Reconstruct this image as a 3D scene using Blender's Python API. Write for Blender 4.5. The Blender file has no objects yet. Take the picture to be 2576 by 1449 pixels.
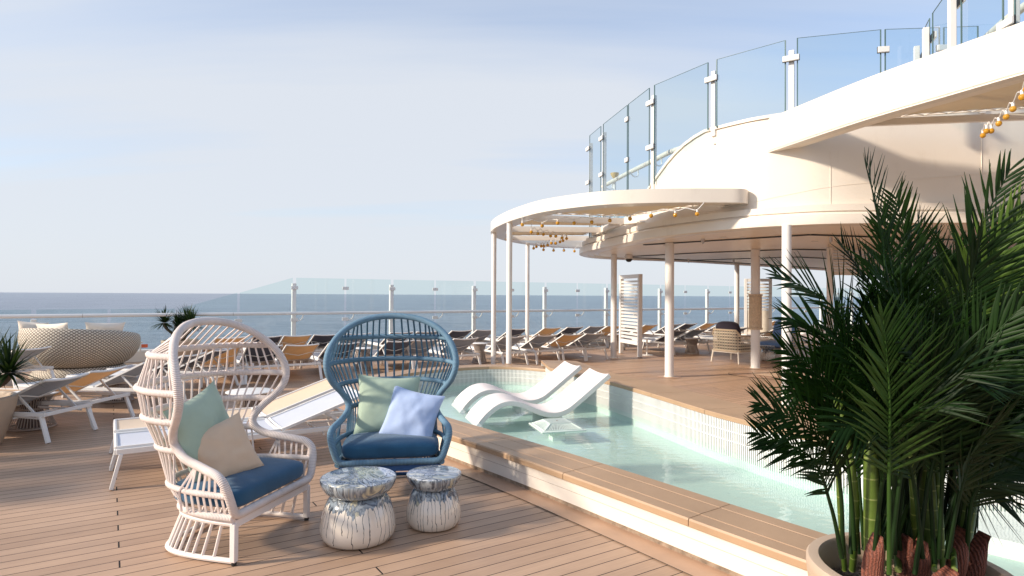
import bpy, math, random
from mathutils import Vector, Matrix, Quaternion, noise
from mathutils.geometry import tessellate_polygon
random.seed(7)
V = Vector
R = math.radians
sc = bpy.context.scene
COL = sc.collection
CAMZ = 1.62
F = 1560.0
def hz(px): return 735.4 + .00509*px
def W(px, py, Y):                      # photo point (2576-wide) at forward distance Y -> world
    return V(((px-1288)/F*Y, Y, CAMZ + (hz(px)-py)*Y/F))
def G(px, py, z=0.0):                  # photo point on horizontal plane z
    Y = F*(CAMZ-z)/(py-hz(px)); return V(((px-1288)/F*Y, Y, z))
U = V((.839, .545, 0)); N = V((-.545, .839, 0))     # along / across the ship's side
def SN(s, n, z=0.0): return U*s + N*n + V((0, 0, z))

# ---------------------------------------------------------------- mesh builder
class MB:
    def __init__(s): s.v=[]; s.f=[]; s.uv=[]; s.any=False
    def face(s, idx, uv=None):
        s.f.append(idx); s.uv.append(uv); s.any = s.any or uv is not None
    def box(s, c, d, M=None, taper=1.0):
        b=len(s.v); x,y,z=d[0]/2,d[1]/2,d[2]/2
        for sz in (-1,1):
            t = taper if sz>0 else 1
            for sx,sy in ((-1,-1),(1,-1),(1,1),(-1,1)):
                p=V((sx*x*t,sy*y*t,sz*z))
                if M is not None: p=M@p
                s.v.append(p+V(c))
        for q in ((3,2,1,0),(4,5,6,7),(0,1,5,4),(1,2,6,5),(2,3,7,6),(3,0,4,7)): s.face([b+i for i in q])
        return s
    def bar(s, p, q, w, h, up=(0,0,1)):
        p=V(p);q=V(q);t=(q-p); L=t.length; t.normalize(); up=V(up)
        side=t.cross(up)
        if side.length<1e-4: side=t.cross(V((0,1,0)))
        side.normalize(); u2=side.cross(t)
        M=Matrix((t,side,u2)).transposed()
        return s.box((p+q)/2,(L,w,h),M)
    def tube(s, path, r, n=8, closed=False, cap=True, flat=1.0):
        P=[V(p) for p in path]; m=len(P)
        if m<2: return s
        rr=r if isinstance(r,(list,tuple)) else [r]*m
        T=[]
        for i in range(m):
            if closed: t=P[(i+1)%m]-P[i-1]
            else: t=P[min(i+1,m-1)]-P[max(i-1,0)]
            if t.length<1e-9: t=V((0,0,1))
            T.append(t.normalized())
        up=V((0,0,1)) if abs(T[0].z)<.9 else V((1,0,0))
        nrm=(up-T[0]*up.dot(T[0])).normalized()
        b=len(s.v); L=0; Ls=[]
        for i in range(m):
            if i: 
                q=T[i-1].rotation_difference(T[i]); nrm=q@nrm; nrm=(nrm-T[i]*nrm.dot(T[i])).normalized()
                L+=(P[i]-P[i-1]).length
            Ls.append(L); bn=T[i].cross(nrm)
            for k in range(n):
                a=2*math.pi*k/n
                s.v.append(P[i]+nrm*(math.cos(a)*rr[i])+bn*(math.sin(a)*rr[i]*flat))
        cnt=m if closed else m-1
        for i in range(cnt):
            j=(i+1)%m; l1=Ls[j] if j else L+(P[0]-P[-1]).length
            for k in range(n):
                k2=(k+1)%n
                s.face([b+i*n+k,b+i*n+k2,b+j*n+k2,b+j*n+k],[(k/n,Ls[i]),((k+1)/n,Ls[i]),((k+1)/n,l1),(k/n,l1)])
        if cap and not closed:
            s.face([b+k for k in range(n)][::-1]); s.face([b+(m-1)*n+k for k in range(n)])
        return s
    def cyl(s, c, r, z0, z1, n=20, r2=None):
        r2=r if r2 is None else r2
        return s.lathe([(0.0001,z0),(r,z0),(r2,z1),(0.0001,z1)],n,c)
    def lathe(s, prof, n=32, c=(0,0,0), a0=0, a1=2*math.pi, fr=None):
        b=len(s.v); m=len(prof); full=abs(a1-a0-2*math.pi)<1e-6; cols=n if full else n+1
        Ls=[0]
        for i in range(1,m): Ls.append(Ls[-1]+math.hypot(prof[i][0]-prof[i-1][0],prof[i][1]-prof[i-1][1]))
        for k in range(cols):
            a=a0+(a1-a0)*k/n
            for i,(r,z) in enumerate(prof):
                if fr: r,z=fr(a,r,z)
                s.v.append(V((c[0]+r*math.cos(a),c[1]+r*math.sin(a),c[2]+z)))
        for k in range(n):
            k2=(k+1)%cols
            for i in range(m-1):
                s.face([b+k*m+i,b+k2*m+i,b+k2*m+i+1,b+k*m+i+1],[(k/n,Ls[i]),((k+1)/n,Ls[i]),((k+1)/n,Ls[i+1]),(k/n,Ls[i+1])])
        return s
    def poly(s, pts, z0, z1=None, holes=()):
        loops=[[V((p[0],p[1],0)) for p in L] for L in [pts]+list(holes)]
        tris=tessellate_polygon(loops); flat=[p for L in loops for p in L]
        b=len(s.v); n=len(flat)
        zt=z0 if z1 is None else z1
        for p in flat: s.v.append(V((p.x,p.y,zt)))
        for t in tris:
            a,c,d=[flat[i] for i in t]
            if (c-a).cross(d-a).z<0: t=(t[0],t[2],t[1])
            s.face([b+i for i in t])
        if z1 is not None:
            for p in flat: s.v.append(V((p.x,p.y,z0)))
            for t in tris:
                a,c,d=[flat[i] for i in t]
                if (c-a).cross(d-a).z>0: t=(t[0],t[2],t[1])
                s.face([b+n+i for i in t])
            o=0
            for L in loops:
                m=len(L); area=sum(L[i].x*L[(i+1)%m].y-L[(i+1)%m].x*L[i].y for i in range(m))
                for i in range(m):
                    j=(i+1)%m; q=[b+o+i,b+n+o+i,b+n+o+j,b+o+j]
                    s.face(q if area>0 else q[::-1])
                o+=m
        return s
    def loft(s, secs, closed_sec=True, caps=True, closed=False):
        b=len(s.v); m=len(secs[0]); c=len(secs)
        for S in secs:
            for p in S: s.v.append(V(p))
        for i in range(c if closed else c-1):
            j=(i+1)%c
            for k in range(m if closed_sec else m-1):
                k2=(k+1)%m
                s.face([b+i*m+k,b+i*m+k2,b+j*m+k2,b+j*m+k])
        if caps and closed_sec and not closed:
            s.face([b+k for k in range(m)][::-1]); s.face([b+(c-1)*m+k for k in range(m)])
        return s
    def quad(s,a,b_,c,d,uv=None):
        b=len(s.v); s.v+=[V(a),V(b_),V(c),V(d)]; s.face([b,b+1,b+2,b+3],uv); return s
    def build(s, name, mat, parent=None, smooth=True, ang=40, loc=None, bevel=0):
        me=bpy.data.meshes.new(name)
        me.from_pydata([tuple(p) for p in s.v],[],s.f)
        if s.any:
            uvl=me.uv_layers.new(name='UVMap'); data=[]
            for f,u in zip(s.f,s.uv):
                if u is None: data+= [0.0,0.0]*len(f)
                else:
                    for q in u: data+=[q[0],q[1]]
            uvl.data.foreach_set('uv',data)
        me.materials.append(mat)
        if smooth:
            me.shade_smooth(); me.set_sharp_from_angle(angle=R(ang))
        me.update()
        o=bpy.data.objects.new(name,me); COL.objects.link(o)
        if parent is not None: o.parent=parent
        if loc is not None: o.location=loc
        if bevel:
            md=o.modifiers.new('bevel','BEVEL'); md.width=bevel; md.segments=2; md.limit_method='ANGLE'
        return o

def tag(o, label=None, cat=None, group=None, kind=None):
    if label: o['label']=label
    if cat: o['category']=cat
    if group: o['group']=group
    if kind: o['kind']=kind
    return o
def empty(name, loc=(0,0,0), rz=0, label=None, cat=None, group=None):
    o=bpy.data.objects.new(name,None); COL.objects.link(o); o.empty_display_size=.1
    o.location=loc; o.rotation_euler=(0,0,rz); tag(o,label,cat,group); return o
def kids(o): return [c for c in bpy.data.objects if c.parent==o]
def copy_tree(o, parent=None):
    c=o.copy(); COL.objects.link(c)
    if parent is not None: c.parent=parent
    for ch in kids(o): copy_tree(ch,c)
    return c
def catmull(pts, k=8, closed=False):
    P=[V(p) if len(p)==3 else V((p[0],p[1],0)) for p in pts]; n=len(P); out=[]
    for i in range(n if closed else n-1):
        if closed: p0,p1,p2,p3=P[i-1],P[i],P[(i+1)%n],P[(i+2)%n]
        else: p0,p1,p2,p3=P[max(i-1,0)],P[i],P[i+1],P[min(i+2,n-1)]
        for j in range(k):
            t=j/k; out.append(.5*((2*p1)+(p2-p0)*t+(2*p0-5*p1+4*p2-p3)*t*t+(3*p1-p0-3*p2+p3)*t**3))
    if not closed: out.append(P[-1])
    return out
def offset(path, d, closed=False):     # to the right of travel
    out=[]; m=len(path)
    for i in range(m):
        t=(path[(i+1)%m]-path[i-1]) if closed else path[min(i+1,m-1)]-path[max(i-1,0)]
        t.z=0; t.normalize(); out.append(path[i]+V((t.y,-t.x,0))*d)
    return out
def hit(path, px):                     # first point of a plan path seen in photo column px
    t=(px-1288)/F; best=None
    for a,b in zip(path,path[1:]):
        fa=a.x-t*a.y; fb=b.x-t*b.y
        if fa*fb<=0 and abs(fa-fb)>1e-9:
            k=fa/(fa-fb); return a.lerp(b,k)
        if best is None or abs(fa/a.y)<best[0]: best=(abs(fa/a.y),a)
    return best[1].copy()
def interp(x, xs, ys):
    if x<=xs[0]: return ys[0]
    for a,b,c,d in zip(xs,xs[1:],ys,ys[1:]):
        if x<=b: return c+(d-c)*(x-a)/(b-a)
    return ys[-1]

# ---------------------------------------------------------------- materials
class NT:
    def __init__(s,name):
        s.m=bpy.data.materials.new(name); s.m.use_nodes=True; s.t=s.m.node_tree; s.n=s.t.nodes
        s.b=s.n['Principled BSDF']; s.out=s.n['Material Output']
    def node(s,t,**k):
        x=s.n.new(t)
        for a,b in k.items():
            if a=='inp':
                for i,v in b.items():
                    if isinstance(v,bpy.types.NodeSocket): s.t.links.new(v,x.inputs[i])
                    else: x.inputs[i].default_value=v
            else: setattr(x,a,b)
        return x
    def link(s,a,b): s.t.links.new(a,b)
    def math(s,op,a,b=0.0,c=0.0):
        x=s.n.new('ShaderNodeMath'); x.operation=op
        for i,v in enumerate((a,b,c)):
            if isinstance(v,bpy.types.NodeSocket): s.link(v,x.inputs[i])
            else: x.inputs[i].default_value=v
        return x.outputs[0]
    def coord(s,kind='Object'): return s.node('ShaderNodeTexCoord').outputs[kind]
    def mapping(s,vec,scale=(1,1,1),rot=(0,0,0),loc=(0,0,0)):
        return s.node('ShaderNodeMapping',inp={0:vec,1:loc,2:rot,3:scale}).outputs[0]
    def noise(s,vec,scale,detail=4,rough=.55,dist=0,out='Fac'):
        return s.node('ShaderNodeTexNoise',inp={'Vector':vec,'Scale':scale,'Detail':detail,'Roughness':rough,'Distortion':dist}).outputs[out]
    def ramp(s,fac,stops,interp='LINEAR'):
        r=s.node('ShaderNodeValToRGB',inp={0:fac}); cr=r.color_ramp; cr.interpolation=interp
        while len(cr.elements)<len(stops): cr.elements.new(.5)
        for e,(p,c) in zip(cr.elements,stops): e.position=p; e.color=(*c,1) if len(c)==3 else c
        return r.outputs[0]
    def mix(s,fac,a,b,mode='MIX'):
        x=s.node('ShaderNodeMix',data_type='RGBA',blend_type=mode)
        for i,v in ((0,fac),(6,a),(7,b)):
            if isinstance(v,bpy.types.NodeSocket): s.link(v,x.inputs[i])
            elif i==0: x.inputs[0].default_value=v
            else: x.inputs[i].default_value=(*v,1)
        return x.outputs[2]
    def bump(s,h,strength=.3,dist=.01):
        x=s.node('ShaderNodeBump',inp={'Strength':strength,'Distance':dist,'Height':h}); s.link(x.outputs[0],s.b.inputs['Normal']); return x
    def base(s,c):
        if isinstance(c,bpy.types.NodeSocket): s.link(c,s.b.inputs['Base Color'])
        else: s.b.inputs['Base Color'].default_value=(*c,1)
    def set(s,**k):
        for a,v in k.items():
            i=s.b.inputs[a.replace('_',' ')]
            if isinstance(v,bpy.types.NodeSocket): s.link(v,i)
            else: i.default_value=v
MATS={}
def plain(name,col,rough=.5,var=.06,scale=6,metal=0,bump=0,bscale=200,coat=0,trans=0,sheen=0):
    if name in MATS: return MATS[name]
    t=NT(name); co=t.coord(); n=t.noise(co,scale,5,.6)
    lo=tuple(c*(1-var) for c in col); hi=tuple(min(1,c*(1+var)) for c in col)
    t.base(t.ramp(n,[(.3,lo),(.7,hi)])); t.set(Roughness=rough,Metallic=metal)
    if coat: t.set(Coat_Weight=coat,Coat_Roughness=.08)
    if trans: t.set(Subsurface_Weight=0)
    if sheen: t.set(Sheen_Weight=sheen)
    if bump: t.bump(t.noise(co,bscale,3,.6),bump,.002)
    MATS[name]=t.m; return t.m
def rope_mat(name,col,pitch=.0095,dark=.45):
    t=NT(name); uv=t.coord('UV'); sx=t.node('ShaderNodeSeparateXYZ',inp={0:uv})
    ph=t.math('MULTIPLY',sx.outputs[1],2*math.pi/pitch); w=t.math('SINE',ph)
    w=t.math('MULTIPLY_ADD',w,.5,.5); n=t.noise(t.coord(),9,4)
    var=t.ramp(n,[(.3,tuple(c*.86 for c in col)),(.7,tuple(min(1,c*1.06) for c in col))])
    edge=t.ramp(w,[(0,(dark,)*3),(.35,(1,1,1))])
    t.base(t.mix(1,var,edge,'MULTIPLY')); t.set(Roughness=.65)
    t.bump(w,.8,.003); return t.m
def fabric_mat(name,col,weave=900,var=.1,rough=.9,trans=0.0,wb=.25):
    t=NT(name); co=t.coord(); n=t.noise(co,5,5,.6)
    fine=t.noise(t.mapping(co,(1,6,1)),weave*.35,2,.7); fine2=t.noise(t.mapping(co,(6,1,6)),weave*.35,2,.7)
    c=t.ramp(n,[(.3,tuple(x*(1-var) for x in col)),(.7,tuple(min(1,x*(1+var)) for x in col))])
    w=t.math('ADD',fine,fine2); c=t.mix(1,c,t.ramp(w,[(.35,(.72,)*3),(.65,(1.12,)*3)]),'MULTIPLY')
    t.base(c); t.set(Roughness=rough,Sheen_Weight=.25); t.bump(w,wb,.002)
    if trans:
        tr=t.node('ShaderNodeBsdfTranslucent',inp={0:c}); mx=t.node('ShaderNodeMixShader',inp={0:trans,1:t.b.outputs[0],2:tr.outputs[0]})
        t.link(mx.outputs[0],t.out.inputs[0])
    return t.m
def glass_mat(name,tint,refl=1.0,rough=0.0,ior=1.5,bump=None,white=0.0):
    t=NT(name); tr=t.node('ShaderNodeBsdfTransparent',inp={0:(*tint,1)})
    gl=t.node('ShaderNodeBsdfGlossy',inp={'Roughness':rough,0:(refl,)*3+(1,)})
    fr=t.node('ShaderNodeFresnel',inp={0:ior})
    if bump: 
        bn=t.node('ShaderNodeBump',inp={'Strength':bump[1],'Distance':bump[2],'Height':bump[0](t)})
        t.link(bn.outputs[0],gl.inputs['Normal']); t.link(bn.outputs[0],fr.inputs['Normal'])
    geo=t.node('ShaderNodeNewGeometry'); ff=t.math('MULTIPLY',fr.outputs[0],t.math('SUBTRACT',1.0,geo.outputs['Backfacing'])); ff=t.math('MINIMUM',ff,.9)
    mx=t.node('ShaderNodeMixShader',inp={0:ff,1:tr.outputs[0],2:gl.outputs[0]}); o=mx.outputs[0]
    if white:
        df=t.node('ShaderNodeBsdfDiffuse',inp={0:(.8,.86,.86,1)}); o=t.node('ShaderNodeMixShader',inp={0:white,1:o,2:df.outputs[0]}).outputs[0]
    t.link(o,t.out.inputs[0]); return t.m

def deck_mat(name,c1,c2,plank=.114,seam=.055):
    t=NT(name); co=t.coord(); sp=t.node('ShaderNodeSeparateXYZ',inp={0:co}); X,Y_=sp.outputs[0],sp.outputs[1]
    n=t.math('ADD',t.math('MULTIPLY',X,N.x),t.math('MULTIPLY',Y_,N.y)); s=t.math('ADD',t.math('MULTIPLY',X,U.x),t.math('MULTIPLY',Y_,U.y))
    a=t.math('DIVIDE',t.math('ADD',n,50.03),plank); k=t.math('FLOOR',a); fr=t.math('SUBTRACT',a,k)
    e=t.math('ABSOLUTE',t.math('SUBTRACT',fr,.5)); sm=t.math('GREATER_THAN',e,.5-seam/2)
    m3=t.math('MODULO',k,3.0); off=t.math('MULTIPLY',t.math('MULTIPLY',m3,m3),1.28)
    ss=t.math('DIVIDE',t.math('ADD',t.math('SUBTRACT',s,off),100*7.68-.07),7.68); kj=t.math('FLOOR',ss); fj=t.math('SUBTRACT',ss,kj)
    ej=t.math('ABSOLUTE',t.math('SUBTRACT',fj,.5)); jm=t.math('GREATER_THAN',ej,.5-.0006)
    seamf=t.math('MAXIMUM',sm,jm)
    cid=t.node('ShaderNodeCombineXYZ',inp={0:k,1:kj,2:0.0}); wn=t.node('ShaderNodeTexWhiteNoise',noise_dimensions='3D',inp={0:cid.outputs[0]})
    gv=t.node('ShaderNodeCombineXYZ',inp={0:t.math('MULTIPLY',s,1.5),1:t.math('MULTIPLY',n,60.0),2:t.math('MULTIPLY',wn.outputs[0],30.0)})
    grain=t.noise(gv.outputs[0],1.6,6,.65,.3); blot=t.noise(co,1.1,5,.6); blot2=t.noise(co,7,4,.6)
    v=t.math('ADD',t.math('MULTIPLY',wn.outputs[0],.25),t.math('ADD',t.math('MULTIPLY',grain,.55),t.math('MULTIPLY',blot,.55)))
    v=t.math('ADD',v,t.math('MULTIPLY',blot2,.15))
    c=t.ramp(v,[(.35,c1),(.95,c2)]); c=t.mix(seamf,c,(.012,.011,.011)); t.base(c)
    rg=t.math('MULTIPLY_ADD',blot,.5,.22); t.set(Roughness=t.math('MAXIMUM',rg,t.math('MULTIPLY',seamf,.8)),Specular_IOR_Level=.35)
    h=t.math('SUBTRACT',t.math('MULTIPLY',grain,.12),seamf); t.bump(h,.5,.003); return t.m

M={}
M['deck']=deck_mat('deck_planks',(.30,.188,.122),(.55,.37,.25))
M['margin']=plain('margin_board',(.46,.29,.19),.4,.12,3,bump=.15,bscale=120)
M['inlay']=plain('inlay_board',(.70,.50,.34),.4,.10,2.5,bump=.15,bscale=120)
M['coping']=plain('coping_wood',(.43,.285,.175),.45,.10,2.2,bump=.2,bscale=260)
M['coping2']=plain('coping_edge_wood',(.50,.34,.22),.45,.10,2.5,bump=.2,bscale=260)
M['poolwall']=plain('pool_wall_paint',(.80,.74,.66),.35,.03,2,bump=.05,bscale=60)
M['trim']=plain('stone_trim',(.30,.23,.17),.35,.45,14,bump=.4,bscale=60)
M['slat']=plain('white_slat',(.86,.85,.82),.4,.04,5)
M['slatback']=plain('slat_backing',(.40,.41,.39),.7,.1,5)
M['ship']=plain('ship_paint',(.80,.725,.63),.32,.02,.7,bump=.04,bscale=3,coat=.25)
def _streak():
    t=NT('ship_paint_weathered'); co=t.coord(); n=t.noise(co,.7,5,.6); st=t.noise(t.mapping(co,(6,6,.35)),1.0,5,.7); sm=t.noise(co,3.5,4,.6)
    c=t.ramp(n,[(.3,(.785,.71,.615)),(.7,(.82,.745,.65))]); c=t.mix(t.ramp(t.math('MULTIPLY',st,sm),[(.30,(0,0,0)),(.50,(.38,.38,.38))]),c,(.62,.53,.43))
    t.base(c); t.set(Roughness=t.math('MULTIPLY_ADD',sm,.25,.22),Coat_Weight=.2); t.bump(t.noise(co,1.6,3),.12,.03); return t.m
M['ship']=_streak()
M['ship2']=plain('ship_paint_soffit',(.86,.77,.65),.35,.03,1.5)
M['white']=plain('white_metal',(.80,.78,.75),.35,.03,3)
M['whitec']=plain('cream_metal',(.76,.70,.60),.38,.03,3)
M['black']=plain('black_rubber',(.02,.02,.02),.5,.1,5)
M['steel']=plain('brushed_steel',(.55,.5,.45),.3,.05,5,metal=.8)
M['amber']=None
M['glass']=glass_mat('screen_glass',(.90,.955,.955),.9,0,1.45)
M['glassU']=glass_mat('deck_glass',(.90,.95,.97),.9,0,1.45)
M['glassedge']=plain('glass_edge',(.10,.17,.17),.1,.1,3)
M['rope_pink']=rope_mat('cord_wrapped_pale_tube',(.87,.77,.72),.0105,.6)
M['cord_pink']=plain('pale_cord',(.85,.75,.70),.6,.08,8)
M['rope_blue']=rope_mat('cord_wrapped_blue_tube',(.17,.32,.45),.0105,.35)
M['cord_blue']=plain('blue_cord',(.075,.18,.28),.55,.12,8)
M['metal_pink']=plain('pale_frame_metal',(.84,.77,.73),.35,.03,4)
M['metal_blue']=plain('blue_frame_metal',(.035,.11,.28),.35,.05,4)
M['seatblue']=fabric_mat('teal_blue_cushion_fabric',(.013,.075,.15),900,.16)
M['green']=fabric_mat('sage_green_fabric',(.36,.46,.36),800,.08)
M['beige']=fabric_mat('beige_linen_fabric',(.62,.46,.32),900,.05)
M['lilac']=fabric_mat('lilac_blue_fabric',(.37,.47,.68),900,.10)
M['cream']=fabric_mat('cream_fabric',(.74,.66,.56),900,.05)
M['navyf']=fabric_mat('dark_plum_fabric',(.02,.016,.03),900,.1)
M['midblue']=fabric_mat('mid_blue_fabric',(.13,.23,.45),900,.08)
M['sl_navy']=fabric_mat('navy_sling',(.022,.03,.075),700,.1,.6,.10,.1)
M['sl_tan']=fabric_mat('tan_sling',(.66,.47,.27),700,.06,.6,.42,.1)
M['sl_grey']=fabric_mat('grey_sling',(.34,.37,.42),700,.06,.6,.22,.1)
M['sl_white']=fabric_mat('pale_blue_white_sling',(.66,.69,.76),700,.03,.6,.25,.1)
M['sl_cream']=fabric_mat('cream_sling',(.80,.64,.46),700,.03,.6,.25,.1)
M['sail']=fabric_mat('shade_sail_cloth',(.72,.62,.47),500,.03,.8,.35,.05)
M['pot']=plain('planter_clay',(.50,.385,.285),.55,.07,3,bump=.3,bscale=300)
M['soil']=plain('gravel_bed',(.10,.07,.05),.9,.5,60,bump=.8,bscale=90)
M['pebble']=plain('pebbles',(.20,.14,.10),.8,.6,25)
M['plastic']=plain('white_moulded_plastic',(.82,.76,.74),.42,.02,3)
M['mint']=plain('mint_grate_plastic',(.66,.76,.70),.4,.03,5)
M['orange']=plain('orange_reflector',(.75,.14,.05),.4,.1,10)
M['tank']=plain('dark_cloth_cover',(.12,.12,.12),.8,.3,20,bump=.6,bscale=30)
M['rope_nat']=plain('natural_rope',(.62,.50,.36),.8,.2,40,bump=.5,bscale=90)
M['tabrope']=rope_mat('taupe_cord',(.52,.43,.37),.012,.6)
def amber():
    t=NT('amber_bulb_glass'); t.base((.78,.38,.02)); t.set(Roughness=.05,Transmission_Weight=.35,IOR=1.4,Coat_Weight=.6); return t.m
M['amber']=amber()
def wicker(name,light,dark,nu,nv,open_=False):
    t=NT(name); uv=t.coord('UV'); sp=t.node('ShaderNodeSeparateXYZ',inp={0:uv})
    a=t.math('MULTIPLY',sp.outputs[0],nu); b=t.math('MULTIPLY',sp.outputs[1],nv)
    p=t.math('FRACT',t.math('ADD',a,b)); q=t.math('FRACT',t.math('ADD',t.math('SUBTRACT',a,b),1000.0))
    p=t.math('ABSOLUTE',t.math('SUBTRACT',p,.5)); q=t.math('ABSOLUTE',t.math('SUBTRACT',q,.5))
    m=t.math('MAXIMUM',p,q); line=t.ramp(m,[(.30,(0,0,0)),(.42,(1,1,1))])
    n=t.noise(t.coord(),12,4); lc=t.ramp(n,[(.3,tuple(c*.88 for c in light)),(.7,light)])
    t.base(t.mix(line,lc,dark)); t.set(Roughness=.6)
    t.bump(t.math('SUBTRACT',1.0,m),.9,.012); 
    if open_:
        tr=t.node('ShaderNodeBsdfTransparent'); k=t.ramp(m,[(.12,(1,1,1)),(.16,(0,0,0))])
        mx=t.node('ShaderNodeMixShader',inp={0:k,1:t.b.outputs[0],2:tr.outputs[0]}); t.link(mx.outputs[0],t.out.inputs[0])
    return t.m
M['wicker']=wicker('daybed_weave',(.76,.68,.55),(.13,.09,.06),78,17)
M['cane']=wicker('chair_cane_weave',(.60,.47,.31),(.20,.13,.07),14,14)
def drum_mat(name,seed,H,topz):
    # glazed ceramic: swirled slate/blue/ochre glaze running down a cream body in thin drips
    t=NT(name); co=t.coord(); sp=t.node('ShaderNodeSeparateXYZ',inp={0:co}); z=sp.outputs[2]
    ang=t.math('ARCTAN2',sp.outputs[1],sp.outputs[0]); ang=t.math('MULTIPLY_ADD',ang,1/(2*math.pi),.5)
    cs=t.node('ShaderNodeCombineXYZ',inp={0:t.math('COSINE',t.math('MULTIPLY',ang,2*math.pi)),1:t.math('SINE',t.math('MULTIPLY',ang,2*math.pi)),2:seed})
    edge=t.math('ADD',t.noise(cs.outputs[0],1.4,3,.6),t.math('MULTIPLY',t.noise(cs.outputs[0],9,2,.5),.35))
    edge=t.math('MULTIPLY_ADD',edge,.26,H*.48-.15)
    over=t.math('GREATER_THAN',z,edge)
    wob=t.noise(t.node('ShaderNodeCombineXYZ',inp={0:t.math('MULTIPLY',ang,22.0),1:t.math('MULTIPLY',z,7.0),2:seed}).outputs[0],1.0,3,.55)
    aw=t.math('MULTIPLY',t.math('ADD',ang,t.math('MULTIPLY',t.math('SUBTRACT',wob,.5),.045)),42.0)
    cell=t.math('FLOOR',aw); fr=t.math('SUBTRACT',aw,cell)
    wn=t.node('ShaderNodeTexWhiteNoise',noise_dimensions='2D',inp={0:t.node('ShaderNodeCombineXYZ',inp={0:cell,1:seed,2:0.0}).outputs[0]})
    pos=t.math('MULTIPLY_ADD',wn.outputs[0],.5,.25)
    wn2=t.node('ShaderNodeTexWhiteNoise',noise_dimensions='2D',inp={0:t.node('ShaderNodeCombineXYZ',inp={0:cell,1:seed+5,2:0.0}).outputs[0]})
    d=t.math('ABSOLUTE',t.math('SUBTRACT',fr,pos)); line=t.math('LESS_THAN',d,.055)
    ln=t.math('GREATER_THAN',z,t.math('MULTIPLY_ADD',wn2.outputs[0],H*.50,-.07))
    drip=t.math('MULTIPLY',line,ln)
    sw=t.noise(t.mapping(co,(1,1.6,.45),(0,0,.5)),4.0,4,.55,1.6)
    gl=t.ramp(sw,[(.22,(.02,.024,.03)),(.36,(.05,.06,.075)),(.42,(.30,.36,.42)),(.47,(.06,.07,.09)),(.53,(.42,.46,.48)),(.59,(.14,.17,.21)),(.65,(.60,.56,.40)),(.72,(.10,.12,.15)),(.82,(.5,.52,.5))])
    topc=t.ramp(t.noise(t.mapping(co,(1.7,.8,1),(0,0,.9)),3.6,4.5,.56,2.2),[(.2,(.05,.06,.08)),(.34,(.35,.40,.48)),(.41,(.75,.76,.74)),(.46,(.06,.07,.09)),(.50,(.55,.60,.68)),(.56,(.13,.16,.20)),(.61,(.78,.75,.60)),(.66,(.40,.46,.53)),(.75,(.82,.83,.82))])
    istop=t.math('GREATER_THAN',z,topz); gl=t.mix(istop,gl,topc)
    body=t.mix(drip,(.78,.70,.60),(.06,.07,.08))
    t.base(t.mix(over,body,gl)); t.set(Roughness=.13,Coat_Weight=.6,Coat_Roughness=.04)
    t.bump(over,.12,.002); return t.m
def leaf_mat(name,c1,c2,rough=.5,trans=.12):
    t=NT(name); co=t.coord(); n=t.noise(co,3.0,3); c=t.ramp(n,[(.3,c1),(.75,c2)])
    t.base(c); t.set(Roughness=rough,Specular_IOR_Level=.22)
    tr=t.node('ShaderNodeBsdfTranslucent',inp={0:t.mix(1,c,(1.3,1.5,.4),'MULTIPLY')}); mx=t.node('ShaderNodeMixShader',inp={0:trans,1:t.b.outputs[0],2:tr.outputs[0]})
    t.link(mx.outputs[0],t.out.inputs[0]); return t.m
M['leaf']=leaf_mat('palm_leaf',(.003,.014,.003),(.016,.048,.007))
M['leafmid']=leaf_mat('palm_leaf_lit',(.016,.050,.008),(.06,.12,.02))  # sunlit tone put into the leaf colour, also used for yellowed fronds
M['leaf2']=leaf_mat('palm_leaf_sunlit',(.06,.12,.02),(.15,.24,.05))  # yellow-green with the sunlight put into the leaf colour
M['yucca']=leaf_mat('yucca_leaf',(.008,.024,.010),(.045,.075,.018))
def stem_mat():
    t=NT('palm_stem_green'); uv=t.coord('UV'); sp=t.node('ShaderNodeSeparateXYZ',inp={0:uv})
    fr=t.math('FRACT',t.math('MULTIPLY',sp.outputs[1],13.0)); ring=t.math('LESS_THAN',fr,.07)
    n=t.noise(t.coord(),7,4); c=t.ramp(n,[(.3,(.035,.07,.010)),(.7,(.10,.16,.022))])
    t.base(t.mix(ring,c,(.22,.27,.08))); t.set(Roughness=.4); t.bump(ring,.4,.003); return t.m
M['stem']=stem_mat()
def sheath_mat():
    t=NT('red_brown_sheath'); co=t.coord(); w=t.node('ShaderNodeTexWave',inp={'Vector':t.mapping(co,(1,1,2.4)),'Scale':44,'Distortion':4,'Detail':2,'Detail Scale':1.5})
    t.base(t.ramp(w.outputs[1],[(.1,(.10,.03,.018)),(.9,(.21,.065,.038))])); t.set(Roughness=.6); t.bump(w.outputs[1],.7,.004); return t.m
M['sheath']=sheath_mat()
M['trunk']=plain('yucca_trunk',(.10,.07,.045),.9,.3,20,bump=.8,bscale=40)
# ---------------------------------------------------------------- camera, sun, sky
cd=bpy.data.cameras.new('camera'); cam=bpy.data.objects.new('camera',cd); COL.objects.link(cam); sc.camera=cam
cd.sensor_width=36; cd.lens=36*F/2576; cd.clip_start=.05; cd.clip_end=200000
cam.matrix_world=Matrix.Translation((0,0,CAMZ))@Matrix.Rotation(R(90+.643),4,'X')@Matrix.Rotation(R(.32),4,'Z')
EL=R(26); SD=V((.955,.295,0)).normalized()
sl=bpy.data.lights.new('sun','SUN'); sl.energy=2.65; sl.angle=R(4.0); sl.color=(1,.86,.70)
so=bpy.data.objects.new('sun',sl); COL.objects.link(so)
dv=V((SD.x*math.cos(EL),SD.y*math.cos(EL),-math.sin(EL))); so.rotation_euler=dv.to_track_quat('-Z','Y').to_euler()
wd=bpy.data.worlds.new('World'); sc.world=wd; wd.use_nodes=True; nt=wd.node_tree; nn=nt.nodes; bg=nn['Background']
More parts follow.
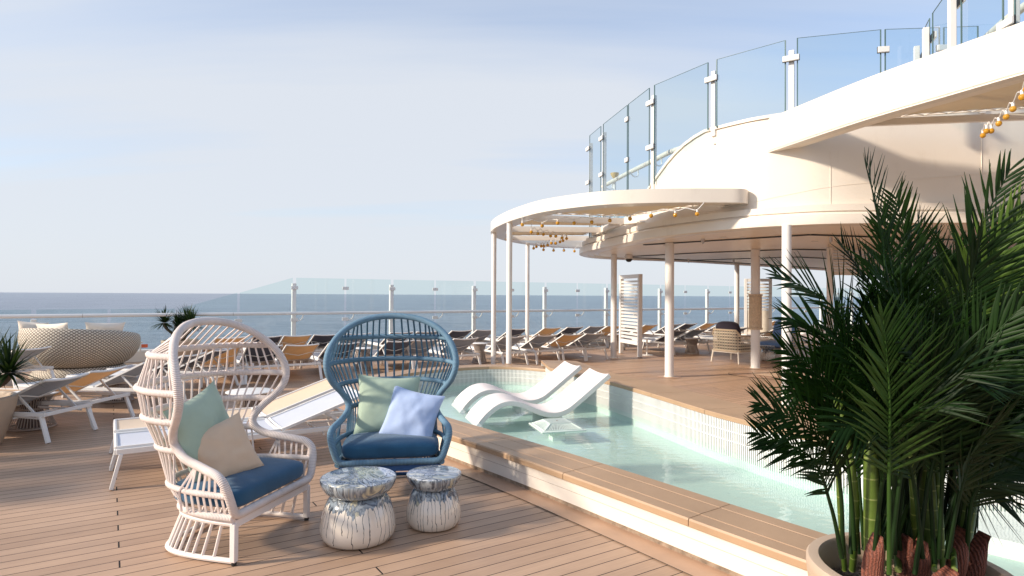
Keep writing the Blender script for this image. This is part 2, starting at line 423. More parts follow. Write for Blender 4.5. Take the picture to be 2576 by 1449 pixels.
sky=nn.new('ShaderNodeTexSky'); sky.sky_type='NISHITA'; sky.sun_disc=False; sky.sun_elevation=EL; sky.sun_rotation=math.atan2(-SD.x,-SD.y)
sky.altitude=30; sky.air_density=1.0; sky.dust_density=1.2; sky.ozone_density=1.5
def wn(t,**k):
    x=nn.new(t)
    for a,b in k.items():
        if a=='inp':
            for i,v in b.items():
                if isinstance(v,bpy.types.NodeSocket): nt.links.new(v,x.inputs[i])
                else: x.inputs[i].default_value=v
        else: setattr(x,a,b)
    return x
def wm(op,a,b=0.0,c=0.0): return wn('ShaderNodeMath',operation=op,inp={0:a,1:b,2:c}).outputs[0]
tc=wn('ShaderNodeTexCoord').outputs['Generated']; sp=wn('ShaderNodeSeparateXYZ',inp={0:tc}); dx,dy,dz=sp.outputs
den=wm('ADD',wm('MAXIMUM',dz,0.0),.16)
pv=wn('ShaderNodeCombineXYZ',inp={0:wm('DIVIDE',dx,den),1:wm('DIVIDE',dy,den),2:0.0}).outputs[0]
m1=wn('ShaderNodeMapping',inp={0:pv,1:(.3,.1,0),2:(0,0,R(-22)),3:(.16,.95,1)}).outputs[0]
n1=wn('ShaderNodeTexNoise',inp={'Vector':m1,'Scale':1.15,'Detail':7,'Roughness':.5,'Distortion':.35}).outputs['Fac']
m2=wn('ShaderNodeMapping',inp={0:pv,1:(2.3,1.1,0),2:(0,0,R(-30)),3:(.22,.6,1)}).outputs[0]
n2=wn('ShaderNodeTexNoise',inp={'Vector':m2,'Scale':.8,'Detail':3,'Roughness':.5}).outputs['Fac']
hzf=wm('MULTIPLY',wm('SUBTRACT',1.0,wm('MINIMUM',wm('DIVIDE',wm('MAXIMUM',dz,0.0),.55),1.0)),.30)
side=wm('ADD',wm('MULTIPLY',dx,-.16),wm('MULTIPLY',wm('SUBTRACT',1.0,wm('MINIMUM',wm('DIVIDE',wm('MAXIMUM',dz,0.0),.16),1.0)),.55))
cl=wm('ADD',wm('ADD',wm('MULTIPLY_ADD',n1,1.7,-.85),wm('MULTIPLY_ADD',n2,1.5,-.74)),wm('ADD',hzf,side))
cr=wn('ShaderNodeValToRGB',inp={0:wm('ADD',cl,.42)}); cr.color_ramp.elements[0].position=.22; cr.color_ramp.elements[0].color=(.16,.16,.16,1); cr.color_ramp.elements[1].position=.80; cr.color_ramp.elements[1].color=(.94,.94,.94,1)
CLOUD=(3.82,4.02,4.34,1)
skt=wn('ShaderNodeMix',data_type='RGBA',blend_type='MULTIPLY',inp={0:1.0,6:sky.outputs[0],7:(.96,1.06,1.18,1)})
mixc=wn('ShaderNodeMix',data_type='RGBA',inp={0:cr.outputs[0],6:skt.outputs[2],7:CLOUD})
nt.links.new(mixc.outputs[2],bg.inputs[0]); bg.inputs[1].default_value=.10
sc.view_settings.view_transform='Standard'; sc.view_settings.look='None'; sc.view_settings.gamma=1; sc.view_settings.exposure=1.0
sc.cycles.max_bounces=10; sc.cycles.transparent_max_bounces=24; sc.cycles.caustics_reflective=False; sc.cycles.caustics_refractive=False
sc.cycles.sample_clamp_indirect=6

# ---------------------------------------------------------------- sea and deck
t=NT('sea_water'); co=t.coord()
n=t.noise(t.mapping(co,(1,1.6,1),(0,0,R(30))),.35,8,.72,.4); nb=t.noise(t.mapping(co,(1,3,1),(0,0,R(18))),.012,5,.6); nc=t.noise(co,.0016,4,.6)
cc=t.ramp(t.math('ADD',t.math('MULTIPLY',n,.8),t.math('MULTIPLY',nb,.35)),[(.47,(.06,.09,.135)),(.66,(.32,.365,.44))]); 
cc=t.mix(t.ramp(nc,[(.35,(.1,.1,.1)),(.7,(.6,.6,.6))]),cc,(.29,.33,.395)); t.base(cc); t.set(Roughness=.32,IOR=1.33,Specular_IOR_Level=.35)
t.bump(t.math('ADD',n,t.math('MULTIPLY',nb,2.0)),.7,2.2); SEA=t.m
b=MB(); Rr=90000
rings=[0,60,200,600,2000,8000,30000,Rr]
for i in range(len(rings)-1):
    for k in range(48):
        a0,a1=2*math.pi*k/48,2*math.pi*(k+1)/48; r0,r1=rings[i],rings[i+1]
        b.quad((r0*math.cos(a0),r0*math.sin(a0),-30),(r1*math.cos(a0),r1*math.sin(a0),-30),(r1*math.cos(a1),r1*math.sin(a1),-30),(r0*math.cos(a1),r0*math.sin(a1),-30))
tag(b.build('sea',SEA,smooth=False),'blue grey open sea with small ripples reaching the horizon',kind='structure')

A=catmull([(4.6,.6),(3.6,1.35),(2.6,2.5),(1.80,3.54),(1.02,4.62),(.42,5.43),(-.15,6.15),(-.64,6.77),(-1.25,7.6),(-1.75,8.5),(-2.0,9.4),(-1.95,10.2),(-1.6,10.85),(-1.08,11.35),(-.44,11.68),(.12,11.63),(.64,11.3)],7)
Bp=[V((x,y,0)) for x,y in [(.62,11.32),(.66,10.76),(1.05,9.93),(1.435,9.1),(1.70,8.35),(1.93,7.62),(2.17,6.83),(2.4,6.28),(2.65,5.74),(2.9,5.28),(3.3,5.0),(4.04,4.82),(5.5,4.5),(8,4.2)]]
Bs=[Bp[0]]+catmull([tuple(p) for p in Bp[1:]],5)
cont=A[:-1]+Bs+[V((8.5,2.5,0)),V((7,.8,0))]
hole=offset(cont,-.06,True)
deck=MB(); outer=[SN(-22,-9),SN(42,-9),SN(42,17.3),SN(-22,17.3)]
deck.poly(outer,-.004,None,[hole]).build('deck',M['deck'],smooth=False)
tag(bpy.data.objects['deck'],'tan composite plank deck with dark caulked seams',kind='structure')
hb=MB()
for q0,q1 in zip(outer,outer[1:]+outer[:1]):
    hb.quad(q0+V((0,0,-.01)),q0+V((0,0,-31)),q1+V((0,0,-31)),q1+V((0,0,-.01)))
tag(hb.build('hull',M['ship'],smooth=False),'white painted hull side under the deck edge','hull',kind='structure')

# margin boards
mb=MB(); ln=MB()
nearA=A[:70]; o1=offset(nearA,-.37); o2=offset(nearA,-.565); o3=offset(nearA,-.572)
for i in range(len(nearA)-1): mb.quad(o1[i],o1[i+1],o2[i+1],o2[i]); ln.quad(o2[i],o2[i+1],o3[i+1],o3[i])
for q in mb.v: q.z=.002
for q in ln.v: q.z=.003
w_=mb.build('deck_margin_board',M['margin'],smooth=False); tag(w_,'plain tan border board curving along the pool wall',kind='structure')
tag(ln.build('deck_caulk_line',M['black'],smooth=False),'black caulk line along the border board',kind='structure')
def oval(cx,cy,a,b_,rot,z,name,mat,label,n=48,hole_=None):
    P=[]; 
    for k in range(n):
        an=2*math.pi*k/n; P.append(V((cx+a*math.cos(an)*math.cos(rot)-b_*math.sin(an)*math.sin(rot),cy+a*math.cos(an)*math.sin(rot)+b_*math.sin(an)*math.cos(rot),0)))
    m=MB(); m.poly(P,z); tag(m.build(name,mat,smooth=False),label,kind='structure')
oval(7.6,12.6,3.1,1.15,R(-6),.0015,'deck_inlay_seam',M['black'],'thin dark seam round the large oval deck inlay')
oval(7.6,12.6,3.085,1.135,R(-6),.004,'deck_inlay',M['margin'],'large oval border of smooth tan boards under the canopy')
oval(7.75,12.65,2.75,.90,R(-6),.008,'deck_inlay_center',M['inlay'],'pale oval deck panel under the canopy')
oval(-2.95,8.95,.55,.4,R(40),.004,'deck_inlay_left',M['inlay'],'pale rounded deck inlay left of the pool')

# ---------------------------------------------------------------- pool
pool=empty('swimming_pool',(0,0,0),0,'shallow curved deck pool with tan coping, white outer wall and ribbed white inside','pool')
def coping(inner,outer_,z,name,seg=6,mat='coping',groove=(.27,.74)):
    # lofted in pieces with hairline joints
    m=len(inner); L=[0]
    for i in range(1,m): L.append(L[-1]+(inner[i]-inner[i-1]).length)
    prof=[(0,-.05),(0,-.008),(.008,0),(groove[0]-.006,0),(groove[0]-.003,-.002),(groove[0],-.002),(groove[1]-.008,-.002),(groove[1],-.005),(.985,-.006),(1.0,-.018),(1.0,-.055),(.85,-.055),(.15,-.05)]
    def sec(s):
        s=max(0,min(L[-1],s)); 
        i=0
        while i<m-2 and L[i+1]<s: i+=1
        k=(s-L[i])/(L[i+1]-L[i]); a=inner[i].lerp(inner[i+1],k); b_=outer_[i].lerp(outer_[i+1],k)
        return [a.lerp(b_,f)+V((0,0,z+h)) for f,h in prof]
    mbq=MB(); nseg=max(1,round(L[-1]/1.15)); 
    for g in range(nseg):
        s0=L[-1]*g/nseg+.003; s1=L[-1]*(g+1)/nseg-.003
        mbq.loft([sec(s0+(s1-s0)*q/seg) for q in range(seg+1)])
    return mbq.build(name,M[mat],pool,ang=25)
coping(A,offset(A,-.43),.27,'coping')
outB=[V((.55,12.1,0)),V((1.24,12.1,0)),V((1.60,10.4,0))]+offset(Bs,-.62)[3:]
inB=[Bs[0],Bs[1],Bs[1].lerp(Bs[6],.75)]+Bs[3:]
# keep both lists monotone
inB=[Bs[0]]+Bs[1:]; ob=offset(Bs[1:],-.62); outB=[V((.57,12.08,0)),V((1.24,12.08,0))]+[V((1.24,12.08,0)).lerp(ob[6],k/6) for k in range(1,6)]+ob[6:]
coping(inB,outB,.36,'coping')
ow=MB(); tr=MB(); 
oa=offset(A,-.385); ob2=offset(A,-.36); oc=offset(A,-.372)
ow.loft([[oa[i]+V((0,0,.035)),oa[i]+V((0,0,.222)),ob2[i]+V((0,0,.222)),ob2[i]+V((0,0,.035))] for i in range(len(A))]).build('outer_wall',M['poolwall'],pool)
tr.loft([[oc[i]+V((0,0,-.003)),oc[i]+V((0,0,.034)),ob2[i]+V((.0,0,.034)),ob2[i]+V((0,0,-.003))] for i in range(len(A))]).build('stone_skirting',M['trim'],pool)
sv=MB(); 
for q in (oa,): 
    o9=offset(A,-.3865); sv.loft([[o9[i]+V((0,0,.128)),o9[i]+V((0,0,.130)),oa[i]+V((0,0,.130)),oa[i]+V((0,0,.128))] for i in range(len(A))])
sv.build('wall_seam',M['trim'],pool)
# block under the right coping (deck side)
ob3=[p.lerp(q,.96) for p,q in zip(inB,outB)]
bw=MB(); bw.loft([[ob3[i]+V((0,0,0)),ob3[i]+V((0,0,.305)),inB[i].lerp(outB[i],.9)+V((0,0,.305)),inB[i].lerp(outB[i],.9)] for i in range(len(inB))]).build('outer_wall',M['poolwall'],pool)
fl=MB(); fl.poly(hole,-.15).build('pool_floor',plain('pool_floor_mint',(.52,.67,.62),.4,.05,1.5),pool,smooth=False)
lg=MB(); lg.poly([(2.98,5.1),(3.2,4.41),(3.44,4.16),(4.2,3.4),(6,2.4),(8,2),(8,4.15),(5.5,4.44),(4.04,4.75),(3.3,4.92)],-.26,-.03).build('shallow_ledge',plain('pool_ledge_white',(.84,.83,.80),.4,.03,2),pool,smooth=False)
def slats(path,zt,ribs):
    bk=MB(); slt=MB(); L=0; pts=[]
    p2=offset(path,-.012); p3=offset(path,-.05)
    bk.loft([[p2[i]+V((0,0,-.02)),p2[i]+V((0,0,zt)),p3[i]+V((0,0,zt)),p3[i]+V((0,0,-.02))] for i in range(len(path))]).build('liner',M['slatback'],pool)
    uw=MB(); uw.loft([[p2[i]+V((0,0,-.155)),p2[i]+V((0,0,-.021)),p3[i]+V((0,0,-.021)),p3[i]+V((0,0,-.155))] for i in range(len(path))]).build('underwater_wall',bpy.data.materials['pool_floor_mint'],pool)
    step=.0265; acc=0; 
    for a,b_ in zip(path,path[1:]):
        d=(b_-a).length; tt=(b_-a).normalized(); s=step-acc
        while s<=d:
            c=a+tt*s; an=math.atan2(tt.y,tt.x); slt.box((c.x,c.y,(zt-.06)/2),(.0125,.012,zt+.06),Matrix.Rotation(an,3,'Z')); s+=step
        acc=d-(s-step)
    for z in ribs:
        r1=offset(path,.006); r2=offset(path,-.014); slt.loft([[r1[i]+V((0,0,z)),r1[i]+V((0,0,z+.006)),r2[i]+V((0,0,z+.006)),r2[i]+V((0,0,z))] for i in range(len(path))])
    slt.build('white_slats',M['slat'],pool,smooth=False)
slats(A[60:],.218,(.07,.15)); slats(Bs,.308,(.10,.20))
def wb(t):
    co=t.coord(); n=t.noise(t.mapping(co,(1,1.6,1),(0,0,.5)),5.5,3,.5,.6); r=t.node('ShaderNodeTexWave',wave_type='RINGS',inp={'Vector':t.mapping(co,loc=(-.9,-7.2,0)),'Scale':3.2,'Distortion':2.5,'Detail':2}).outputs[1]
    return t.math('ADD',n,t.math('MULTIPLY',r,.10))
WAT=glass_mat('pool_water',(.90,.97,.955),1,.0,1.33,(wb,.35,.010))
wt=MB(); wt.poly(offset(cont,-.03,True),0.0); tag(wt.build('water',WAT,smooth=False),'clear pale mint pool water with gentle ripples',kind='structure')

# grate in the pool
gr=empty('pool_grate',(.56,7.62,-.272),R(15),'pale slotted pyramid grate poking out of the pool water below the two pool loungers','pool grate')
m=MB(); 
def frus(m,s0,s1,z0,z1,solid=True):
    m.box((0,0,(z0+z1)/2),(s0,s0,z1-z0),taper=s1/s0)
m.box((0,0,.19),(.16,.16,.16)); m.build('pedestal',M['mint'],gr)
m=MB(); m.box((0,0,.279),(.56,.56,.018)); m.build('flange',M['mint'],gr,bevel=.006)
m=MB(); m.box((0,0,.315),(.46,.46,.055),taper=.55); m.build('core',M['slatback'],gr,smooth=False)
m=MB()
for k in range(4):
    Mr=Matrix.Rotation(k*math.pi/2,3,'Z')
    for j in range(-9,10):
        x=j*.0235; h0=V((x,-.236,.288)); f=1-min(1,abs(x)/.23)*.45; h1=V((x*.60,-.135,.347)); m.bar(Mr@h0,Mr@h1,.010,.006,Mr@V((0,-.5,1)))
    m.bar(Mr@V((-.24,-.24,.29)),Mr@V((-.135,-.135,.348)),.02,.012); m.bar(Mr@V((-.24,-.24,.292)),Mr@V((.24,-.24,.292)),.014,.012); m.bar(Mr@V((-.135,-.135,.348)),Mr@V((.135,-.135,.348)),.016,.010)
for j in range(-5,6): m.bar((-.125,j*.022,.352),(.125,j*.022,.352),.012,.006)
m.build('slotted_cover',M['mint'],gr,smooth=False)
m=MB(); m.cyl((0,0,0),.012,.353,.360,12); m.build('screw',M['steel'],gr)

# ---------------------------------------------------------------- ship-side glass fence
FN=17.1
fence=empty('glass_wind_fence',SN(-6,FN),0,'tall clear glass wind screen with white posts and round handrail along the sea side','glass fence')
fence.location=(0,0,0)
SP=1.385; S0=4.16
m=MB(); m.bar(SN(-22,FN+.05,.12),SN(42,FN+.05,.12),.36,.24); m.build('curb',M['whitec'],fence)
m=MB(); m.bar(SN(-22,FN+.02,.255),SN(42,FN+.02,.255),.16,.03); m.build('curb_cap',M['white'],fence)
def topz(k):
    return interp(k,[-3,-2,-1,0],[1.24,1.24,1.64,2.05])
for k in range(-9,24):
    s0=S0+k*SP; post=(k%2==0)
    z0,z1=topz(k),topz(k+1)
    g=.045 if post else .03; g2=.045 if (k+1)%2==0 else .03
    m=MB(); a,b_=s0+g,s0+SP-g2
    for (nn0) in (0,):
        P=[SN(a,FN-.006,.28),SN(b_,FN-.006,.28),SN(b_,FN-.006,z1),SN(a,FN-.006,z0)]; Q=[p+N*.012 for p in P]
        bb=len(m.v); m.v+=P+Q
        for q in ((0,1,2,3),(7,6,5,4),(0,4,5,1),(1,5,6,2),(2,6,7,3),(3,7,4,0)): m.face([bb+i for i in q])
    m.build('glass_panel',M['glass'],fence,smooth=False)
    tall=k>=-1
    if post:
        h=(1.90 if k>=0 else 1.02)
        m=MB(); m.bar(SN(s0,FN+.05,.24),SN(s0,FN+.05,h),.11,.10,N); m.build('post',M['white'],fence,bevel=.008)
    for z in ((.92,1.78) if k>=0 else ((.92,) if k>=-1 or post else ())):
        m=MB(); m.bar(SN(s0-.09,FN-.02,z),SN(s0+.09,FN-.02,z),.03,.09,V((0,0,1))); m.build('clip',M['white'],fence,bevel=.006)
    if k>-1:
        m=MB(); m.tube(catmull([SN(s0+.03,FN-.04,.90),SN(s0+.14,FN-.05,.91),SN(s0+.19,FN-.10,.98),SN(s0+.2,FN-.14,1.07)],4),.014,8); m.build('rail_bracket',M['white'],fence)
m=MB(); m.tube([SN(-22,FN-.15,1.10),SN(42,FN-.15,1.10)],.042,14); m.build('handrail',M['white'],fence)
m=MB()
for s in (-.5,2.62,7.0,12.7,15.4): m.tube([SN(s,FN-.15,1.10),SN(s+.012,FN-.15,1.10)],.0435,14)
m.build('rail_joint',M['steel'],fence)

# ---------------------------------------------------------------- deckhouse
RIM=catmull([(16,9.6),(9.5,8.75),(7.3,8.62),(5.98,8.72),(4.7,8.87),(4.0,9.2),(3.4,9.74),(2.54,11.1),(2.25,12.3),(1.93,13.9),(1.7,15.6),(2.05,17.1),(2.99,18),(5.04,19.0),(6.97,20.4),(11.9,24.3),(17,28.4)],8)
dh=empty('deckhouse',(0,0,0),0,'cream white rounded ship superstructure with a low curved canopy on slim columns','deckhouse')
ZS=2.66
rimpoly=RIM+[V((30,30,0)),V((30,9.6,0))]
# fascia rings
fa=MB(); r0=RIM; r1=offset(RIM,.30)
fa.loft([[r0[i]+V((0,0,ZS)),r0[i]+V((0,0,ZS+.045)),offset(RIM,.012)[i]+V((0,0,ZS+.06)),offset(RIM,.02)[i]+V((0,0,ZS+.15)),offset(RIM,.045)[i]+V((0,0,ZS+.165)),r1[i]+V((0,0,ZS+.17)),r1[i]+V((0,0,ZS+.03)),offset(RIM,.1)[i]+V((0,0,ZS+.0))] for i in range(0,len(RIM))]) if False else None
def ring(path,offs,name,mat,parent,ang=30):
    cols=[offset(path,d) for d,_ in offs]; m=MB()
    m.loft([[cols[j][i]+V((0,0,offs[j][1])) for j in range(len(offs))] for i in range(len(path))],closed_sec=False)
    return m.build(name,mat,parent,ang=ang)
ring(RIM,[(.55,ZS+.03),(.36,ZS+.03),(.36,ZS+.012),(.22,ZS+.012),(.22,ZS),(.05,ZS-.005),(.0,ZS+.01),(-.005,ZS+.05),(.005,ZS+.15),(.02,ZS+.165),(.075,ZS+.17),(.085,ZS+.20),(.06,ZS+.205),(.06,ZS+.30),(.16,ZS+.305)],'fascia',M['ship'],dh)
sf=MB(); sfp=offset(RIM,.5)+[V((30,29,0)),V((30,10.2,0))]; sf.poly(sfp[::-1],ZS+.028,ZS+.06); sf.build('soffit',M['ship2'],dh,smooth=False)
tp=MB(); tpp=offset(RIM,.1)+[V((30,29,0)),V((30,10.2,0))]; tp.poly(tpp[::-1],ZS+.24,ZS+.30); tp.build('roof_deck',M['ship'],dh,smooth=False)
# slot grilles in the soffit
def slot(pts,name='slot_grille'):
    m=MB(); 
    for a,b_ in zip(pts,pts[1:]):
        a=V(a);b_=V(b_); d=b_-a; L=d.length; t=d/L; m.bar(V((a.x,a.y,ZS+.016)),V((b_.x,b_.y,ZS+.016)),.11,.012)
    m.build(name,M['black'],dh,smooth=False)
inn=offset(RIM,.62)
slot([(2.75,12.9),(5.1,10.6),(6.3,10.9),(9,11.6),(14,13)])
slot([(3.1,16.9),(4.6,15.2),(6.3,13.9),(8.2,14.2),(12,15.6)])
slot([(3.2,17.2),(5.4,18.4),(7.6,16.6),(12,18.9)]); slot([(4.0,17.6),(7.0,19.6),(12,23.4)])
def clipz(pts): return pts
# upper wall (bulwark) following the rim
wi=offset(RIM,.16); near=[p for p in wi]
def wtop(p):
    px=1288+F*p.x/p.y
    return interp(px,[1500,1600,1635,1690,1730,1770],[2.98,3.25,3.62,4.05,4.24,4.34])
cut=next(i for i,p in enumerate(wi) if p.y>15.5)
WALL=wi[:cut]; W2=offset(WALL,.10)
m=MB(); m.loft([[WALL[i]+V((0,0,ZS+.25)),WALL[i]+V((0,0,wtop(WALL[i]))),W2[i]+V((0,0,wtop(WALL[i]))),W2[i]+V((0,0,ZS+.25))] for i in range(len(WALL))]); m.build('bulwark_wall',M['ship'],dh,ang=25)
# cap along the top of the bulwark
c1=offset(WALL,-.03); c2=offset(WALL,.16); m=MB(); m.loft([[c1[i]+V((0,0,wtop(WALL[i])+.002)),c1[i]+V((0,0,wtop(WALL[i])+.05)),c2[i]+V((0,0,wtop(WALL[i])+.05)),c2[i]+V((0,0,wtop(WALL[i])+.002))] for i in range(len(WALL))]); m.build('bulwark_cap',M['ship'],dh,ang=25)
# raised weld seams
m=MB()
for px,za,zb in ((2089,2.9,3.75),(2470,3.0,4.2),(2040,3.3,3.31)):
    p=hit(WALL,px); 
    if zb-za>.1: m.tube([p+V((0,-.004,za)),p+V((0,-.004,zb))],.005,6)
m.build('weld_seam',M['ship'],dh)
m=MB(); c3=offset(WALL,-.004); m.tube([c3[i]+V((0,0,3.62-.012*i)) for i in range(4,len(c3)-24)],.002,5); m.build('weld_seam',M['ship2'],dh)
# columns
def column(px,py,dia,ztop,base_z=0,rope=None):
    p=G(px,py,base_z); m=MB(); m.cyl((0,0,0),dia/2,0,ztop-base_z,24); o=m.build('column',M['white'],dh,ang=50); o.location=(p.x,p.y+dia*.3,base_z)
    m=MB(); m.cyl((0,0,0),dia/2+.02,0,.012,24); m.build('base_ring',M['whitec'],o)
    m=MB(); m.cyl((0,0,0),dia/2+.14,.0005,.0045,32); m.build('deck_ring',M['margin'],o)
    if rope:
        m=MB(); za,zb=rope
        for s in range(4):
            m.tube([( (dia/2+.022)*math.cos(a/10*math.pi+s*math.pi/2),(dia/2+.022)*math.sin(a/10*math.pi+s*math.pi/2),za+(zb-za)*a/200) for a in range(201)],.020,5)
        m.cyl((0,0,0),dia/2+.012,za,zb,20); m.cyl((0,0,0),dia/2+.055,za-.05,za-.01,24); m.cyl((0,0,0),dia/2+.055,zb+.01,zb+.05,24)
        m.build('rope_wrap',M['rope_nat'],o)
    return o
column(1686,948,.178,ZS+.02); column(1982,1022,.137,ZS+.02); column(1903,926,.197,ZS+.02,rope=(.92,1.62))
column(1545,901,.155,ZS+.02); column(1855,868,.16,ZS+.02); column(2090,936,.13,ZS+.02); column(2240,900,.16,ZS+.02)
# ceiling fittings
for px,py in ((1675,620),(1480+340,600),(1770,590),(1870,600),(2050,610)):
    p=G(px,py,ZS); m=MB(); m.cyl((p.x,p.y,ZS+.016),.06,0,.012,18); m.build('downlight',M['white'],dh)
for px,py in ((1768,604),(1732,655),(2090,600),(1845,655),(1690,640)):
    p=G(px,py,ZS); m=MB(); m.cyl((p.x,p.y,ZS-.05),.03,0,.08,12); m.cyl((p.x,p.y,ZS-.07),.012,0,.03,8); m.build('sprinkler',M['steel'],dh)
# hanging louvre under the canopy
m=MB(); lp=V((6.85,13.35,0)); ld=V((.96,.28,0)); 
for z in (2.66,2.13): m.bar(lp+V((0,0,z)),lp+ld*1.3+V((0,0,z)),.05,.08)
for a in (0,1.3): m.bar(lp+ld*a+V((0,0,2.10)),lp+ld*a+V((0,0,2.68)),.07,.07,ld)
for k in range(7): m.bar(lp+V((0,0,2.21+k*.062)),lp+ld*1.3+V((0,0,2.21+k*.062)),.015,.034)
m.build('hanging_louvre',M['whitec'],dh,smooth=False)
# round disc panel at the tip of the canopy
# upper canopy frame (curved band projecting over the pool)
S1=catmull([(3.62,10.35),(3.80,9.85),(4.08,8.78),(4.39,7.68),(4.75,6.75),(5.10,5.9),(5.7,4.7),(6.6,3.2),(8.5,1.8)],8)
uc=empty('upper_canopy',(0,0,0),0,'broad curved cream canopy band rising to the upper right, tan shade sail beneath','canopy')
q1=offset(S1,-.12)
m=MB(); m.loft([[S1[i]+V((0,0,3.82)),S1[i]+V((0,0,4.34)),q1[i]+V((0,0,4.34)),q1[i]+V((0,0,3.82))] for i in range(len(S1))]); m.build('band',M['ship'],uc,ang=25)
q2=offset(S1,-.30); m=MB(); m.loft([[S1[i]+V((0,0,3.835)),S1[i]+V((0,0,3.85)),q2[i]+V((0,0,3.85)),q2[i]+V((0,0,3.835))] for i in range(10,len(S1))]); m.build('flange',M['ship2'],uc)
def lacing(pts,z,parent,off=.05):
    m=MB(); Z=[]; 
    for a,b_ in zip(pts,pts[1:]):
        a=V((a[0],a[1],z)); b_=V((b_[0],b_[1],z)); d=b_-a; L=d.length; t=d/L; s_=V((-t.y,t.x,0)); n=max(2,int(L/.13))
        for k in range(n+1): Z.append(a+d*(k/n)+s_*(off if k%2 else -off))
        m.tube([a+s_*off,b_+s_*off],.010,6); 
    m.tube(Z,.0065,5); m.build('lacing_rope',M['cream'],parent)
sailp=[tuple(p) for p in q1 if p.y<8.7]
edge=[(4.5,8.62),(5.16,8.45),(6.6,8.0),(8.4,7.7),(12,7.0)]
m=MB(); m.poly([V((p[0],p[1],0)) for p in sailp]+[V((p[0],p[1],0)) for p in edge[::-1]],4.10,4.106); m.build('shade_sail',M['sail'],uc,smooth=False)
lacing(edge,4.09,uc)
m=MB(); m.bar((4.3,8.55,4.0),(6.7,8.12,4.0),.06,.09); m.bar((6.7,8.12,4.0),(12,7.6,4.0),.06,.09)
m.build('support_beam',M['ship'],uc)


# upper glass railings
def upper_rail(path,posts,joints,ztop,zpost,zrail,zbase,label,inset=.45,pw=.075,low=None):
    e=empty('upper_glass_railing',(0,0,0),0,label,'glass railing')
    marks=sorted([(px,1) for px in posts]+[(px,0) for px in joints])
    pts=[(hit(path,px),kd) for px,kd in marks]
    for (a,ka),(b_,kb) in zip(pts,pts[1:]):
        d=(b_-a); L=d.length; t=d/L; nr=V((-t.y,t.x,0)); ga=.085 if ka else .03; gb=.085 if kb else .03
        a2=a+t*ga; b2=b_-t*gb
        za=zbase(a); zb=zbase(b_)
        P=[a2+V((0,0,za)),b2+V((0,0,zb)),b2+V((0,0,ztop)),a2+V((0,0,ztop))]; Q=[p+nr*.016 for p in P]; m=MB(); m.v+=P+Q
        for q in ((0,1,2,3),(7,6,5,4),(2,6,7,3)): m.face(list(q))
        m.build('glass_panel',M['glassU'],e,smooth=False)
        m=MB(); m.bar(a2+V((0,0,za)),a2+V((0,0,ztop)),.014,.016,t); m.bar(b2+V((0,0,zb)),b2+V((0,0,ztop)),.014,.016,t); m.bar(a2+V((0,0,ztop)),b2+V((0,0,ztop)),.012,.004); m.build('glass_edge',M['glassedge'],e,smooth=False)
    for i,(p,kd) in enumerate(pts):
        q=pts[min(i+1,len(pts)-1)][0]-pts[max(i-1,0)][0]; t=q.normalized(); nr=V((t.y,-t.x,0))
        if nr.dot(V((p.x-6,p.y-13,0)))>0: nr=-nr
        if kd:
            m=MB(); c=p+nr*.06; m.bar(c+V((0,0,zbase(p)-.12)),c+V((0,0,zpost)),pw,pw,t); m.build('post',M['white'],e,bevel=.006)
        for z in (zpost-.14,zrail-.05):
            if z<zbase(p)+.05: continue
            w=.115 if kd else .075
            m=MB(); m.bar(p-t*w-nr*.03+V((0,0,z)),p+t*w-nr*.03+V((0,0,z)),.035,.085); m.build('clip',M['white'],e,bevel=.008)
            m=MB(); m.bar(p-t*(w+.004)-nr*.009+V((0,0,z)),p+t*(w+.004)-nr*.009+V((0,0,z)),.012,.09); m.build('clip_pad',M['black'],e,smooth=False)
    rp=[p for p in path if pts[0][0].x-.05<=p.x<=max(q[0].x for q in pts)+.3 or True]
    return e,pts
GP=offset(RIM,.10)
near_i=next(i for i,p in enumerate(GP) if p.y>15.3)
GPn=GP[:near_i]
def zb1(p): return max(3.0,wtop(p)+.02)
e1,pp=upper_rail(GPn,[1474,1513,1637,1790,1990,2478],[1578,2222,2370],5.47,5.31,4.40,zb1,'clear glass windbreak standing on the rounded canopy roof edge, behind the lower half of the picture sky')
e1['label']='clear glass windbreak with white posts along the rounded roof edge above the pergola'
hr=offset(GPn,.42); m=MB(); m.tube([p+V((0,0,4.30)) for p in hr[int(len(hr)*.30):]],.048,12); m.build('handrail',M['whitec'],e1)
# brackets from post to rail
m=MB()
for px in (1513,1578,1637,1790):
    p=hit(GPn,px); q=hit(hr,px+26); m.tube(catmull([p+V((.03,0,4.12)),p.lerp(q,.6)+V((0,0,4.08)),q+V((0,0,4.14)),q+V((0,0,4.26))],4),.014,6)
m.build('rail_bracket',M['white'],e1)
GP2=catmull([(6.35,9.7),(6.05,9.16),(5.75,8.5),(5.45,7.7),(5.25,6.9),(5.2,6.0),(5.45,5.0)],8)
e2,_=upper_rail(GP2,[2319,2343,2411,2538,2700],[],5.50,5.34,4.55,lambda p:4.3,'highest glass windbreak on top of the upper canopy at the top right corner')
h2=offset(GP2,-.42); m=MB(); m.tube([p+V((0,0,4.85)) for p in h2[4:]],.048,12); m.build('handrail',M['whitec'],e2)
